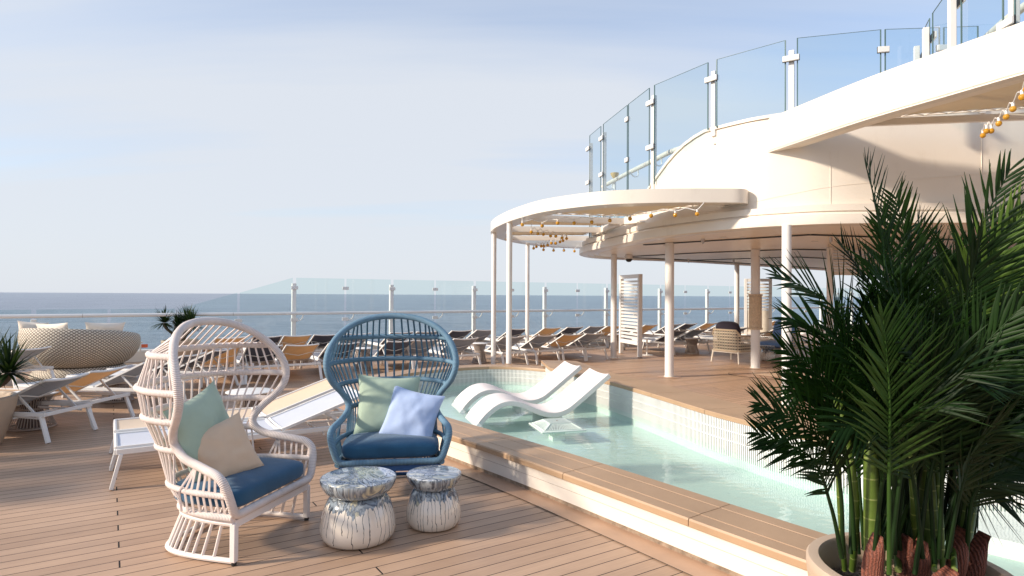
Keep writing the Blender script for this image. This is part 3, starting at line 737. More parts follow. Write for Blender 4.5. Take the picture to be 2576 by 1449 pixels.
# far low railing beyond the roof with mast light and covered object
lf=empty('low_glass_railing',(0,0,0),0,'small low glass railing with white post seen through the upper windbreak','glass railing')
m=MB()
for x0,y0,x1,y1 in ((1.95,14.6,2.5,14.2),(2.5,14.2,3.1,13.9)):
    m.bar((x0,y0,3.5),(x1,y1,3.5),.012,.75)
m.build('glass_panel',M['glassU'],lf,smooth=False)
m=MB(); m.bar((2.42,14.3,2.95),(2.42,14.3,3.85),.08,.08,(1,0,0)); m.bar((3.12,13.9,2.95),(3.12,13.9,3.8),.07,.07,(1,0,0)); m.build('post',M['white'],lf)
ml=empty('mast_light',(2.40,14.55,2.95),0,'small yellow dome light on a thin white mast behind the upper glass','mast light')
m=MB(); m.cyl((0,0,0),.035,0,1.42,12); m.build('mast',M['white'],ml); m=MB(); m.lathe([(.001,1.42),(.05,1.43),(.10,1.52),(.10,1.55),(.001,1.57)],18); m.build('dome',plain('ochre_lamp_dome',(.62,.42,.16),.4,.05,5),ml)
cv=empty('covered_equipment',(2.87,13.95,2.98),0,'dark cloth covered lump of equipment on the roof behind the upper glass','covered equipment')
m=MB(); m.box((0,0,.08),(.9,.5,.16)); m.build('plinth',M['ship2'],cv)
m=MB(); m.lathe([(.001,.45),(.12,.44),(.2,.34),(.24,.16)],14,fr=lambda a,r,z:(r*(1+.25*math.sin(3*a+z*9)),z+.03*math.sin(2*a))); m.build('cloth_cover',M['tank'],cv)

# ---------------------------------------------------------------- pergola
pg=empty('pergola',(0,0,0),0,'white semicircular pergola ring on slim poles, hung with shade sails and bulb strings','pergola')
ZP=3.05
PR=catmull([(3.70,10.0),(3.66,9.62),(3.50,9.47),(3.2,9.45),(2.6,9.47),(2.0,9.56),(1.45,9.75),(1.0,10.1),(.52,10.66),(.17,11.4),(-.14,12.3),(-.42,13.5),(-.50,14.6),(-.37,15.7),(-.02,16.8),(.55,17.8),(1.3,18.6),(2.05,18.95),(3.0,19.1)],7)
i1=offset(PR,.10); i2=offset(PR,.34)
m=MB(); m.loft([[PR[i]+V((0,0,ZP)),PR[i]+V((0,0,ZP+.215)),i1[i]+V((0,0,ZP+.215)),i1[i]+V((0,0,ZP+.03)),i2[i]+V((0,0,ZP+.03)),i2[i]+V((0,0,ZP))] for i in range(len(PR))]); m.build('ring_band',M['ship'],pg,ang=30)
def pcol(x,y,z0=0,r=.056):
    m=MB(); m.cyl((0,0,0),r,z0,ZP+.01,20); o=m.build('pole',M['white'],pg,ang=50); o.location=(x,y,0)
pcol(-.055,12.25,.27); pcol(-.42,14.3,0); pcol(.44,17.6,0)
def beam(a,b_): 
    m=MB(); m.bar((a[0],a[1],ZP+.03),(b_[0],b_[1],ZP+.03),.07,.12); m.build('beam',M['ship'],pg)
beam((.4,11.7),(2.6,12.3)); beam((-.1,13.7),(2.2,13.8)); beam((-.2,15.9),(2.0,15.9)); beam((2.2,12.2),(3.6,10.3)); beam((1.9,14.6),(2.2,12.2))
for pts in ([(.45,11.5),(2.2,11.75),(2.62,11.05),(3.3,10.02),(3.3,9.62),(2.7,9.62),(2.0,9.70),(1.45,9.9),(1.0,10.25)],[(.25,11.9),(2.2,12.35),(1.9,13.55),(.0,13.45)],[(-.15,14.0),(1.9,14.1),(1.8,15.6),(-.1,15.7)]):
    c=[V((p[0],p[1],0)) for p in pts]; m=MB(); m.poly(c,ZP+.10,ZP+.106); m.build('shade_sail',M['sail'],pg,smooth=False)
lacing([(.45,11.5),(2.2,11.75),(2.62,11.05),(3.3,10.02)],ZP+.09,pg); lacing([(.25,11.9),(2.2,12.35),(1.9,13.55)],ZP+.09,pg); lacing([(-.15,14.0),(1.9,14.1),(1.8,15.6),(-.1,15.7)],ZP+.09,pg)
# bulb strings
def string_lights(pts,z,label,px=True,r=.033,grp='amber bulb strings',cabz=.10):
    e=empty('string_light',(0,0,0),0,label,'string lights',grp)
    P=[]
    for a,b_ in pts:
        Y=F*(z-CAMZ)/(hz(a)-b_); P.append(V(((a-1288)/F*Y,Y,z)))
    path=[]
    for i,p in enumerate(P):
        if i: 
            q=P[i-1]; mid=(p+q)/2+V((0,0,cabz)); path+= [q.lerp(mid,.5)+V((0,0,cabz*.25)),mid,mid.lerp(p,.5)+V((0,0,cabz*.25))]
        path.append(p+V((0,0,r+.03)))
    a0=P[0]+V((0,0,.17)); a1=P[-1]+V((.1,0,.17)); path=[a0]+path+[a1]
    m=MB(); m.tube(catmull([tuple(p) for p in path],3),.006,5); m.build('cable',M['white'],e)
    for p in P:
        m=MB(); m.lathe([(.001,-r)]+[(r*math.cos(t_),r*math.sin(t_)) for t_ in [R(x) for x in range(-75,61,15)]],16); o=m.build('bulb',M['amber'],e); o.location=p
        m=MB(); m.cyl((0,0,0),.014,r*.8,r+.035,10); m.build('socket',M['white'],o)
    return e
z7=lambda L:[((x/2.1467+1800)/1.4907,(y/2.1467+650)/1.4907) for x,y in L]
string_lights(z7([(338,412),(498,422),(622,400),(755,400),(897,392),(1043,379),(1206,365),(1376,340),(1570,335),(1747,325)]),2.86,'longest string of ten amber bulbs running along the front edge of the pergola',grp=None)
string_lights(z7([(411,472),(463,485),(508,490),(566,503),(608,505),(659,519),(695,524),(666,541),(643,551)]),2.82,'middle amber bulb string, nine bulbs bunched under the left side of the pergola',grp=None)
string_lights(z7([(607,563),(573,562),(543,578),(512,586),(491,586),(452,590),(430,603)]),2.80,'amber bulb string of seven small bulbs deep under the pergola',grp=None,r=.036)
string_lights(z7([(510,615),(591,620),(674,620),(759,626)]),2.78,'lowest hanging string of four widely spaced amber bulbs at the far rim of the pergola',grp=None,r=.036)
string_lights([(2585,222),(2573,242),(2550,272),(2533,292),(2514,309),(2495,327.5),(2483,328),(2474,339)],3.45,'amber bulb string hanging under the upper canopy at the top right',grp=None,r=.030)
# security camera
cmr=empty('dome_camera',(3.05,16.2,ZS),0,'white security dome camera with a dark glass bulb under the canopy rim','security camera')
m=MB(); m.cyl((0,0,0),.10,-.08,.02,20); m.build('housing',M['white'],cmr); m=MB(); m.lathe([(.085,-.08),(.08,-.12),(.05,-.155),(.001,-.165)],20); m.build('dome',M['black'],cmr)
# louvre screens
def screen(base,d,w,h,n,solid,label):
    e=empty('louvre_screen',base,math.atan2(d[1],d[0]),label,'louvre screen','louvred privacy screens')
    for x in (0,w):
        m=MB(); m.box((x,0,h/2),(.10,.10,h)); m.build('post',M['white'],e,bevel=.006)
    m=MB(); m.box((w/2,0,h-.05),(w-.10,.08,.10)); m.build('rail',M['white'],e); m=MB(); m.box((w/2,0,.36),(w-.10,.08,.10)); m.build('rail',M['white'],e)
    zs=.44 if not solid else 1.15
    k=0; zz=zs
    n_=0; step=(h-.14-zs)/n
    for k in range(n):
        m=MB(); m.box((w/2,0,zs+step*(k+.5)),(w-.10,.05,step*.52),Matrix.Rotation(R(12),3,'X')); m.build('slat',M['white'],e,smooth=False)
    if solid:
        m=MB(); m.box((w/2,0,.78),(w-.10,.06,.74)); m.build('solid_panel',M['whitec'],e)
    return e
p0=G(1563,888); p1=G(1611,898.5); d=(p1-p0); screen(p0,d.normalized(),d.length*.98,2.19,17,False,'open white louvre screen standing on the deck between two columns')
p0=G(1876,864); p1=G(1930,868); d=(p1-p0); screen(p0,V((.9,-.3,0)).normalized(),.78,2.22,9,True,'white screen with louvres above a solid panel behind the rope-wrapped column')
# ================================================================ peacock chairs
ARCHV=[(.98,-.42,.30,.375)]  # unused
def chair(name,loc,rz,mrope,mcord,mmetal,label):
    e=empty(name,loc,rz,label,'lounge chair','high round-backed rope chairs')
    # half outline of the wrapped front tube: (x, y, z)
    half=[(0,-.425,.295),(.22,-.425,.295),(.355,-.425,.295),(.405,-.425,.32),(.434,-.422,.39),(.455,-.412,.46),(.464,-.39,.51),(.458,-.345,.545),(.44,-.27,.562),(.415,-.185,.578),(.385,-.06,.605),(.368,.01,.65),(.380,.035,.71),(.425,-.005,.79),(.487,-.085,.88),(.522,-.13,.97),(.533,-.13,1.06),(.515,-.095,1.155),(.465,-.035,1.25),(.375,.035,1.335),(.25,.095,1.395),(.12,.13,1.423),(0,.14,1.43)]
    right=catmull(half,5); left=[V((-p.x,p.y,p.z)) for p in right[::-1]]
    path=right+left[1:-1]
    m=MB(); m.tube(path,.0265,12,closed=True); m.build('front_tube',mrope,e,ang=60)
    upper=[p for p in right if p.z>.62]      # arch part, for lookups
    arm=[p for p in right if p.z<=.585]
    def arch(z):                              # x,y of tube at height z on the arch side
        best=min(right,key=lambda p:abs(p.z-z)+ (0 if (p.z>.63 or z<.6) else 5)); return best
    def back(z): return interp(z,[.28,.42,.64,.84,1.02,1.23,1.36,1.43],[.10,.21,.34,.425,.455,.36,.22,.11])
    hoops=[]
    for z in (1.235,1.025,.84,.645,.425):
        if z>.62:
            a=min([p for p in right if p.z>.64],key=lambda p:abs(p.z-z))
        else: a=V((.43,-.34,z)) 
        if z<.5:
            a=V((.448,-.405,.425))
        yb=back(z); n=32; P=[]
        for k in range(n+1):
            th=math.pi*k/n; c=math.cos(th); s_=math.sin(th)
            ex=1.0 if z>.6 else .62
            x=a.x*(abs(c)**(.85 if z>.6 else .55))*(1 if c>=0 else -1); y=a.y+(yb-a.y)*(s_**.9)
            drop=0
            P.append(V((x,y,z-drop)))
        hoops.append((z,a,P)); m=MB(); m.tube(P,.0215 if z>.5 else .019,9); m.build('hoop',mrope,e,ang=60)
    # seat rail (wrapped) round the sides and back
    rail=[]; n=32
    for k in range(n+1):
        th=math.pi*k/n; c=math.cos(th); s_=math.sin(th)
        rail.append(V((.405*(abs(c)**.45)*(1 if c>=0 else -1),-.42+(.11+.42)*(s_**.85),.285)))
    m=MB(); m.tube(rail,.024,10); m.build('seat_rail',mrope,e,ang=60)
    # cords
    cords=MB(); nC=27
    def at_(P,f):
        i=f*(len(P)-1); k=int(min(i,len(P)-2)); return P[k].lerp(P[k+1],i-k)
    levels=[rail]+[h[2] for h in hoops[::-1]]
    for i in range(nC):
        f=(i+.6)/(nC+.2)
        dz=.0
        pts=[at_(L,(.22+.56*f) if li<2 else f) for li,L in enumerate(levels)]
        # upper end on the arch above the highest hoop
        x=pts[-1].x; cand=min([p for p in path if p.z>1.22],key=lambda p:abs(p.x-x*.93)); pts.append(V((cand.x,cand.y+.012,cand.z-.01)))
        for sgn in (-1,1):
            q=[p+V((sgn*.004,.0,0)) for p in pts]
            cords.tube(q,.0042,5,cap=False)
    # arm cords: from the tube down to the rail in front of the hoops
    for sx in (-1,1):
        for k in range(8):
            y=-.38+k*.037*1.2
            top=min(arm,key=lambda p:abs(p.y-y)+(0 if p.z>.50 else 3)); mid=V((.450-.02*k/9,y+.01,.425)); bot=V((.405,y+.015,.295))
            for sg in (-1,1): cords.tube([V((sx*p.x,p.y+sg*.004,p.z)) for p in (top,mid,bot)],.0042,5,cap=False)
    for sx in (-1,1):                          # mid bar on the arm
        pass
    cords.build('cords',mcord,e)
    # metal sled base
    seat=[V((.385,-.41,.245))]+[V((p.x*.95,p.y,.245)) for p in rail[1:-1]]+[V((-.385,-.41,.245))]
    m=MB(); m.tube(seat,.019,8,flat=1.0); m.bar((-.385,-.41,.245),(.385,-.41,.245),.03,.045); m.build('seat_frame',mmetal,e)
    run=[]
    for k in range(n+1):
        th=math.pi*k/n; c=math.cos(th); s_=math.sin(th)
        run.append(V(((.385+.02*s_)*(abs(c)**.42)*(1 if c>=0 else -1),-.41+(.20+.41)*(s_**.72),.022)))
    m=MB(); m.tube(run,.0165,8); m.build('floor_runner',mmetal,e)
    for sx in (-1,1):
        m=MB(); m.bar((sx*.385,-.41,.245),(sx*.385,-.41,.018),.036,.036,(0,1,0)); m.build('leg',mmetal,e,bevel=.004)
        m=MB(); m.cyl((sx*.385,-.41,0),.016,0,.02,12); m.build('foot_cap',M['black'],e)
    for i in range(25):
        f=(i+.9)/26.0+.0; a=at_(seat,f); b_=at_(run,f); m=MB(); m.tube([a,b_],.0095,6); m.build('spindle',mmetal,e)
    return e
def seat_cushion(parent_loc,rz,mat,label):
    o=superq('seat_cushion',.388,.27,.078,mat,9,7,3.6,1); o.location=parent_loc; o.rotation_euler=(0,0,rz); tag(o,label,'cushion','blue seat cushions'); return o
def superq(name,ax,ay,az,mat,e1=8,e2=6,ez=3.0,front=0):
    m=MB(); nu,nv=26,48; 
    def sp_(v,e): return (abs(v)**(2/e))*(1 if v>=0 else -1)
    for i in range(nu+1):
        ph=-math.pi/2+math.pi*i/nu; cz=math.cos(ph); sz=math.sin(ph)
        for j in range(nv):
            th=2*math.pi*j/nv; x=ax*sp_(cz,ez)*sp_(math.cos(th),e1); y=ay*sp_(cz,ez)*sp_(math.sin(th),e2); z=az*sp_(sz,ez)
            if sz>0: z+=.012*math.cos(x/ax*1.4)*math.cos(y/ay*1.4)
            z+=.003*noise.noise(V((x*9,y*9,z*4))); 
            x*=1-.16*max(0,y/ay)**2 if front else 1
            m.v.append(V((x,y,z)))
    for i in range(nu):
        for j in range(nv):
            j2=(j+1)%nv; m.face([i*nv+j,i*nv+j2,(i+1)*nv+j2,(i+1)*nv+j])
    return m.build(name,mat,None,ang=75)
def pillow(name,w,h,th,mat,seed=0,pinch=.10):
    m=MB(); n=22
    for side in (-1,1):
        for i in range(n+1):
            for j in range(n+1):
                u=2*i/n-1; v=2*j/n-1
                k=max(0,(1-u*u))**.55*max(0,(1-v*v))**.55
                x=w/2*u*(1-pinch*(1-v*v)**1.0*abs(u)**2.0); y=h/2*v*(1-pinch*(1-u*u)*abs(v)**2.0)
                wr=.018*noise.noise(V((u*2.2+seed,v*2.2,side)))+.006*noise.noise(V((u*6+seed,v*5,side*2)))
                cr=.012*math.sin(9*math.atan2(v,u)+seed)*max(0,(u*u+v*v-.55))*k
                m.v.append(V((x,y,side*(th/2*k+ (wr+cr)*k))))
    o=(n+1)**2
    for i in range(n):
        for j in range(n):
            a=i*(n+1)+j; m.face([a,a+1,a+n+2,a+n+1]); m.face([o+a,o+a+n+1,o+a+n+2,o+a+1])
    # weld rims
    me=m.build(name,mat,None,ang=180)
    return me
def place_pillow(o,loc,rz,lean,roll,label,grp=None):
    # pillow plane stands up, leaning back by `lean`, rolled in plane by `roll`
    Mx=Matrix.Rotation(rz,4,'Z')@Matrix.Rotation(R(90)-lean,4,'X')@Matrix.Rotation(roll,4,'Z')
    o.matrix_world=Matrix.Translation(loc)@Mx; tag(o,label,'pillow',grp); return o
def local(loc,rz,p): return V(loc)+Matrix.Rotation(rz,3,'Z')@V(p)

CW=(-1.955,4.19,0); RW=R(76)
CB=(-1.02,5.33,0); RB=R(9)
chair('peacock_chair',CW,RW,M['rope_pink'],M['cord_pink'],M['metal_pink'],'pale pinkish rope chair with tall rounded back, facing right, left of the drum tables')
chair('peacock_chair',CB,RB,M['rope_blue'],M['cord_blue'],M['metal_blue'],'blue rope chair with tall rounded back behind the drum tables, facing the viewer')
seat_cushion(local(CW,RW,(0,-.155,.375)),RW,M['seatblue'],'dark teal blue seat cushion on the pale chair')
seat_cushion(local(CB,RB,(0,-.155,.375)),RB,M['seatblue'],'dark teal blue seat cushion on the blue chair')
p=pillow('pillow',.54,.52,.17,M['green'],1); place_pillow(p,local(CB,RB,(-.04,.02,.665)),RB+R(4),R(16),R(-4),'sage green pillow at the back of the blue chair, striped by shadows')
p=pillow('pillow',.46,.45,.15,M['lilac'],5); place_pillow(p,local(CB,RB,(.165,-.12,.60)),RB+R(-8),R(24),R(-13),'pale lilac blue pillow tilted in front of the green one on the blue chair')
p=pillow('pillow',.57,.55,.18,M['green'],9); place_pillow(p,local(CW,RW,(-.10,.035,.70)),RW+R(6),R(17),R(12),'large sage green pillow at the back of the pale chair')
p=pillow('pillow',.39,.40,.14,M['beige'],13); place_pillow(p,local(CW,RW,(-.13,-.13,.60)),RW+R(-30),R(25),R(15),'beige linen pillow leaning in front on the pale chair')

# ================================================================ drum tables
def drum(px,py,D,H,seed,label,grp,loc=None):
    p=G(px,py,0) if loc is None else V(loc)
    e=empty('drum_table',p,R(seed*40),label,'side table',grp); r=D/2
    mt=drum_mat('drip_glaze_ceramic',seed*3.7,H,H-.006)
    m=MB(); m.lathe([(.001,.0),(r*.80,.0),(r*.90,.012),(r*.985,.05),(r*1.0,.09),(r*.97,.14),(r*.93,H*.45),(r*.86,H*.58),(r*.80,H*.65),(r*.73,H*.70),(r*.69,H*.72),(r*.64,H*.725)],64); m.build('drum_base',mt,e,ang=80)
    m=MB(); m.lathe([(r*.60,H*.72),(r*.74,H*.735),(r*.87,H*.79),(r*.955,H*.86),(r*.995,H*.93),(r*1.0,H*.985),(r*.985,H-.002),(r*.95,H),(.001,H+.001)],64); m.build('drum_top',mt,e,ang=80)
    return e
drum(906,1350,.495,.41,1,'larger cream drum table with running slate and blue glaze, left of the smaller one','glazed drum tables')
drum(1095,1316,.385,.365,2,'smaller cream drum table with grey drip glaze in front of the blue chair','glazed drum tables')
drum(1931,906,.36,.38,3,'small dark topped glazed drum table on the deck beside the rope-wrapped column','glazed drum tables')

# ================================================================ sun loungers
def make_lounger(angle,slat,name='sun_lounger'):
    e=empty(name); L=1.92; Wd=.64; zf=.30; hx=.22
    m=MB()
    for s in (-1,1):
        m.bar((-L/2,s*Wd/2,zf),(L/2,s*Wd/2,zf),.028,.045)
    for x in (-L/2,L/2-.015): m.bar((x,-Wd/2,zf-.002),(x,Wd/2,zf-.002),.03,.04)
    m.bar((hx+.35,-Wd/2,zf-.05),(hx+.35,Wd/2,zf-.05),.02,.02); m.bar((.0,-Wd/2,zf-.02),(.0,Wd/2,zf-.02),.02,.02)
    m.build('frame',M['white'],e,bevel=.003)
    for x0,x1 in ((-L/2+.03,-L/2-.03),(L/2-.05,L/2+.05)):
        for s in (-1,1):
            m=MB(); m.bar((x0,s*(Wd/2-.004),zf-.02),(x1,s*(Wd/2+.012),.0),.05,.026,(1,0,0)); m.build('leg',M['white'],e,bevel=.003)
    # seat sling: sagging sheet between upturned side rails
    def sling(x0,z0,x1,z1,name,curlend):
        m=MB(); n=10; k=6; rows=[]
        t=V((x1-x0,0,z1-z0)); Lq=t.length; t.normalize(); up=V((-t.z,0,t.x))
        for i in range(n+1):
            f=i/n; row=[]
            for j in range(k+1):
                v=2*j/k-1; sag=-.022*(1-v*v)*min(1,4*f*(1-f)+.5 if not curlend else .6+f)
                row.append(V((x0,0,z0))+t*(Lq*f)+V((0,v*(Wd/2-.03),0))+up*sag)
            rows.append(row)
        b=len(m.v)
        for r_ in rows: m.v+=r_
        for r_ in rows: m.v+=[p-up*.006 for p in r_]
        o=(n+1)*(k+1)
        for i in range(n):
            for j in range(k):
                a=i*(k+1)+j; m.face([a,a+1,a+k+2,a+k+1]); m.face([o+a,o+a+k+1,o+a+k+2,o+a+1])
        m.build(name,slat,e,ang=60)
        m=MB()
        for s in (-1,1): m.bar(V((x0,s*(Wd/2-.022),z0)),V((x1,s*(Wd/2-.022),z1)),.024,.024)
        for f,rowi in ((0,0),(1,n)):
            c=[p+up*.0 for p in rows[rowi]]; m.tube([V((c[0].x,-Wd/2+.02,c[0].z))]+c[1:-1]+[V((c[0].x,Wd/2-.02,c[0].z))],.014,7)
        return m
    sling(-L/2,zf+.03,hx-.02,zf+.03,'seat_sling',False).build('seat_rim',M['white'],e)
    xt=hx+.78*math.cos(angle); zt=zf+.035+.78*math.sin(angle)
    sling(hx+.01,zf+.035,xt,zt,'backrest_sling',True).build('backrest_frame',M['white'],e)
    m=MB()
    for s in (-1,1):
        a=V((hx+.40*math.cos(angle),s*(Wd/2-.05),zf+.02+.40*math.sin(angle))); m.bar(a,(hx+.62,s*(Wd/2-.05),zf-.05),.016,.022); m.bar((hx+.1,s*(Wd/2-.05),zf-.03),(hx+.66,s*(Wd/2-.05),zf-.055),.016,.018)
    m.tube([(hx+.40*math.cos(angle),-Wd/2+.05,zf+.02+.4*math.sin(angle)),(hx+.38*math.cos(angle)+.02,0,zf-.035+.4*math.sin(angle)),(hx+.40*math.cos(angle),Wd/2-.05,zf+.02+.4*math.sin(angle))],.009,6)
    m.build('back_support',M['white'],e)
    return e
PROTO={}
def lounger(color,head,axis,label,group,angle=R(25)):
    key=(color,round(angle,3)); a=V((axis[0],axis[1],0)).normalized()
    if key not in PROTO: PROTO[key]=o=make_lounger(angle,M['sl_'+color])
    else: o=copy_tree(PROTO[key])
    o.location=V((head[0],head[1],0))-a*.95; o.rotation_euler=(0,0,math.atan2(a.y,a.x)); tag(o,label,'sun lounger',group); return o
def head_at(px,n): 
    t=(px-1288)/F; Y=n/(.839-.545*t); return (t*Y,Y)
ax=(.545,-.839)
gA='sun loungers in the front row facing the sea'; gB='sun loungers in the rear row nearest the glass fence'
rowA=[('tan',560,'tan lounger of the front row seen through the upper left of the pale chair'),
('navy',668,'navy lounger of the front row seen through the right side of the pale chair back'),
('tan',764,'tan lounger standing alone in the open gap between the pale chair and the blue chair'),
('navy',868,'navy lounger just behind the left edge of the blue chair arch'),
('navy',1012,'navy lounger seen through the middle of the blue chair back'),
('grey',1076,'grey lounger seen through the right half of the blue chair back'),
('grey',1175,'grey lounger peeking out right of the blue chair arch, beside a rope side table'),
('grey',1296,'grey lounger directly behind the two front pergola poles'),
('grey',1378,'grey lounger right of the front pergola poles, left of the brown backed one'),
('tan',1444,'tan lounger with shaded brown back between two grey ones behind the pool platform'),
('grey',1500,'grey lounger at the right end of the close group, left of the first canopy column'),
('navy',1715,'navy lounger of the front row just right of the second canopy column'),
('grey',1763,'grey lounger of the front row left of the wicker armchair'),
('navy',1868,'navy lounger behind the wicker armchair near the rope-wrapped column'),
('tan',1978,'tan lounger behind the blue cushioned armchair'),
('grey',2100,'grey lounger behind the big palm, front row')]
for c,px,l in rowA: lounger(c,head_at(px,11.9),ax,l,gA)
rowB=[('tan',582,'tan lounger of the rear row seen through the top of the pale chair'),
('navy',676,'navy lounger of the rear row left of the first tall fence post'),
('tan',751,'tan lounger of the rear row right below the first tall fence post'),
('navy',825,'navy lounger of the rear row in the gap just left of the blue chair top'),
('grey',905,'grey lounger of the rear row seen through the upper left of the blue chair'),
('navy',1013,'navy lounger of the rear row seen through the top middle of the blue chair'),
('grey',1078,'grey lounger of the rear row seen through the upper right of the blue chair'),
('navy',1164,'navy lounger of the rear row just right of the blue chair top'),
('grey',1225,'grey lounger of the rear row left of the first pergola pole'),
('navy',1308,'navy lounger of the rear row right of the front pergola poles'),
('tan',1392,'tan lounger of the rear row below the fence post right of the pergola poles'),
('navy',1449,'navy lounger of the rear row, right neighbour of the tan one past the pergola poles'),
('grey',1504,'grey lounger of the rear row left of the first canopy column'),
('tan',1548,'tan lounger of the rear row half behind the first canopy column'),
('navy',1597,'navy lounger seen through the slats of the louvre screen'),
('tan',1641,'tan lounger of the rear row just right of the louvre screen'),
('grey',1700,'grey lounger of the rear row hidden mostly by the second canopy column'),
('navy',1740,'navy lounger of the rear row right of the second canopy column'),
('tan',1792,'tan lounger of the rear row above the dark cushioned armchair'),
('grey',1832,'grey lounger of the rear row at the far column'),
('tan',1960,'tan lounger of the rear row far right beside the solid lower screen'),]
for c,px,l in rowB: lounger(c,head_at(px,14.6),ax,l,gB)
gL='sun loungers on the left facing left'
axl=(.985,-.10)
lounger('grey',(-5.0,7.02),axl,'grey lounger nearest the viewer on the far left, over a rope side table',gL)
lounger('tan',(-5.02,7.78),axl,'tan lounger close behind the nearest grey one on the left',gL)
lounger('grey',(-4.96,8.75),axl,'second grey lounger on the left, touching the pale chair in the picture',gL)
lounger('navy',(-4.95,9.72),axl,'navy lounger on the left seen through the back hoops of the pale chair',gL)
lounger('navy',(-4.9,10.6),axl,'farthest navy lounger of the left group behind the pale chair top',gL)
lounger('grey',(-8.15,10.6),(.96,-.28),'grey lounger at the far left in front of the woven daybed',gL)
lounger('tan',(-7.3,6.1),axl,'tan lounger outside the left edge of the view',gL) if False else None
h=V((-3.27,5.16,0))+N*.31; u_=U*1.0
hd=h+U*2.02; lounger('white',(hd.x,hd.y),(U.x,U.y),'pale bluish white lounger between the two rope chairs, the nearer of the pair','pair of pale loungers between the rope chairs',R(20))
hd=h+N*.73+U*2.02; lounger('cream',(hd.x,hd.y),(U.x,U.y),'cream lounger behind the bluish white one between the rope chairs','pair of pale loungers between the rope chairs',R(20))

for o_ in bpy.data.objects:
    if o_.get('group')=='pair of pale loungers between the rope chairs': o_.scale=(1.12,1,1)
# ================================================================ rope side tables
def rope_table(loc,D,H,label,wide=1.0):
    e=empty('rope_side_table',loc,0,label,'side table','round rope side tables')
    r=D/2; m=MB(); m.lathe([(.001,H-.018),(r*.96,H-.018),(r,H-.012),(r,H-.004),(r*.97,H),(.001,H)],40); m.build('tabletop',M['white'],e,ang=50)
    m=MB(); n=46
    for k in range(n):
        a=2*math.pi*k/n; P=[]
        for rr,z in ((r*.80,H-.02),(r*.62,H*.72),(r*.56,H*.56),(r*.66,H*.36),(r*.86,.02)): P.append((rr*math.cos(a),rr*math.sin(a),z))
        m.tube(catmull(P,2),.0055,4,cap=False)
    m.build('cord_base',M['tabrope'],e)
    for rr,z in ((r*.86,.015),(r*.56,H*.56),(r*.80,H-.03)):
        m=MB(); m.tube([(rr*math.cos(2*math.pi*k/28),rr*math.sin(2*math.pi*k/28),z) for k in range(28)],.011,6,closed=True); m.build('ring',M['tabrope'],e)
    m=MB(); m.lathe([(r*.50,.02),(r*.40,H*.55),(r*.5,H-.03)],16); m.build('inner_shade_cone',plain('inner_shadow_cone',(.16,.12,.10),.8,.1,5),e)  # dark cone stands in for the shade inside the cords
    return e
def tb(px,py): p=G(px,py,0); return (p.x,p.y,0)
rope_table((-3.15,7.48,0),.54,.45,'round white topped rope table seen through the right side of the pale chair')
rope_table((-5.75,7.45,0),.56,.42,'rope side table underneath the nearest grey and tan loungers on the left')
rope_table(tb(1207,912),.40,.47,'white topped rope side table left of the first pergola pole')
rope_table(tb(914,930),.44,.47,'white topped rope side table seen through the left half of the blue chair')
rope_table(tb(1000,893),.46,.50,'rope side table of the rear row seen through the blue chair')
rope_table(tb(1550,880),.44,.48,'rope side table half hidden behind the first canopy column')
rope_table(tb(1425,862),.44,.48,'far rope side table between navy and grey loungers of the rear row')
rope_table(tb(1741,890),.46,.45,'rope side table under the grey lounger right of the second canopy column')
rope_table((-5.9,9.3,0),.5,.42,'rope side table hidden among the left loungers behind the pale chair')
def ped(loc,label,H=.46,r=.22):
    e=empty('pedestal_table',loc,0,label,'pedestal table','white pedestal tables'); m=MB(); m.lathe([(.001,H-.014),(r,H-.012),(r,H),(.001,H)],28); m.build('tabletop',M['white'],e)
    m=MB(); m.cyl((0,0,0),.02,.01,H-.01,12); m.build('stem',M['white'],e); m=MB(); m.lathe([(r*.75,0),(r*.75,.008),(.03,.02),(.001,.02)],28); m.build('foot_plate',M['white'],e)
ped(tb(1474,897),'white pedestal table under the rightmost lounger of the close group')
ped(tb(1628,893),'white pedestal table behind the louvre screen base')
ped(tb(549,948),'white pedestal table seen through the middle of the pale chair back')

# ================================================================ daybed
def daybed():
    c=(-8.48,12.25,0); e=empty('round_daybed',c,R(0),'large round woven daybed with cream pillows at the left by the rail','daybed')
    def fr(a,r,z):
        # a: 0 = +x. back of the shell faces the viewer (-y)
        w=.5-.5*math.sin(a+R(8)); hgt=.56+.44*w**.5
        if z>.2: z=.2+(z-.2)*(hgt/1.0)*.97
        return r,z
    e.scale=(.85,.85,1)
    m=MB(); m.lathe([(.80,0),(.97,.0),(.98,.03),(.90,.13),(.83,.19)],72); m.build('base',M['wicker'],e,ang=60)
    m=MB(); m.lathe([(.80,.20),(.92,.27),(1.04,.40),(1.13,.56),(1.17,.74),(1.17,.88),(1.15,.97),(1.12,.99),(1.09,.95),(1.08,.70),(.95,.45)],72,fr=fr); m.build('shell',M['wicker'],e,ang=70)
    m=MB(); m.lathe([(.001,.30),(.80,.30),(.93,.42),(.90,.48),(.001,.50)],40); m.build('mattress',M['cream'],e,ang=60)
    return c
c=daybed()
for (dx_,dy_,z,w,h,rz,lean,roll,l) in ((-.74,-.30,.86,.50,.42,R(200),R(18),R(6),'cream pillow sticking up at the left end of the daybed'),(-.05,-.68,.855,.74,.40,R(168),R(14),R(-3),'long cream pillow second from left on the daybed rim'),(.68,-.36,.86,.66,.40,R(222),R(10),R(2),'cream pillow at the right of the daybed rim')):
    p=pillow('pillow',w,h,.17,M['cream'],w*20); place_pillow(p,V(c)+V((dx_,dy_,z)),rz,lean,roll,l)

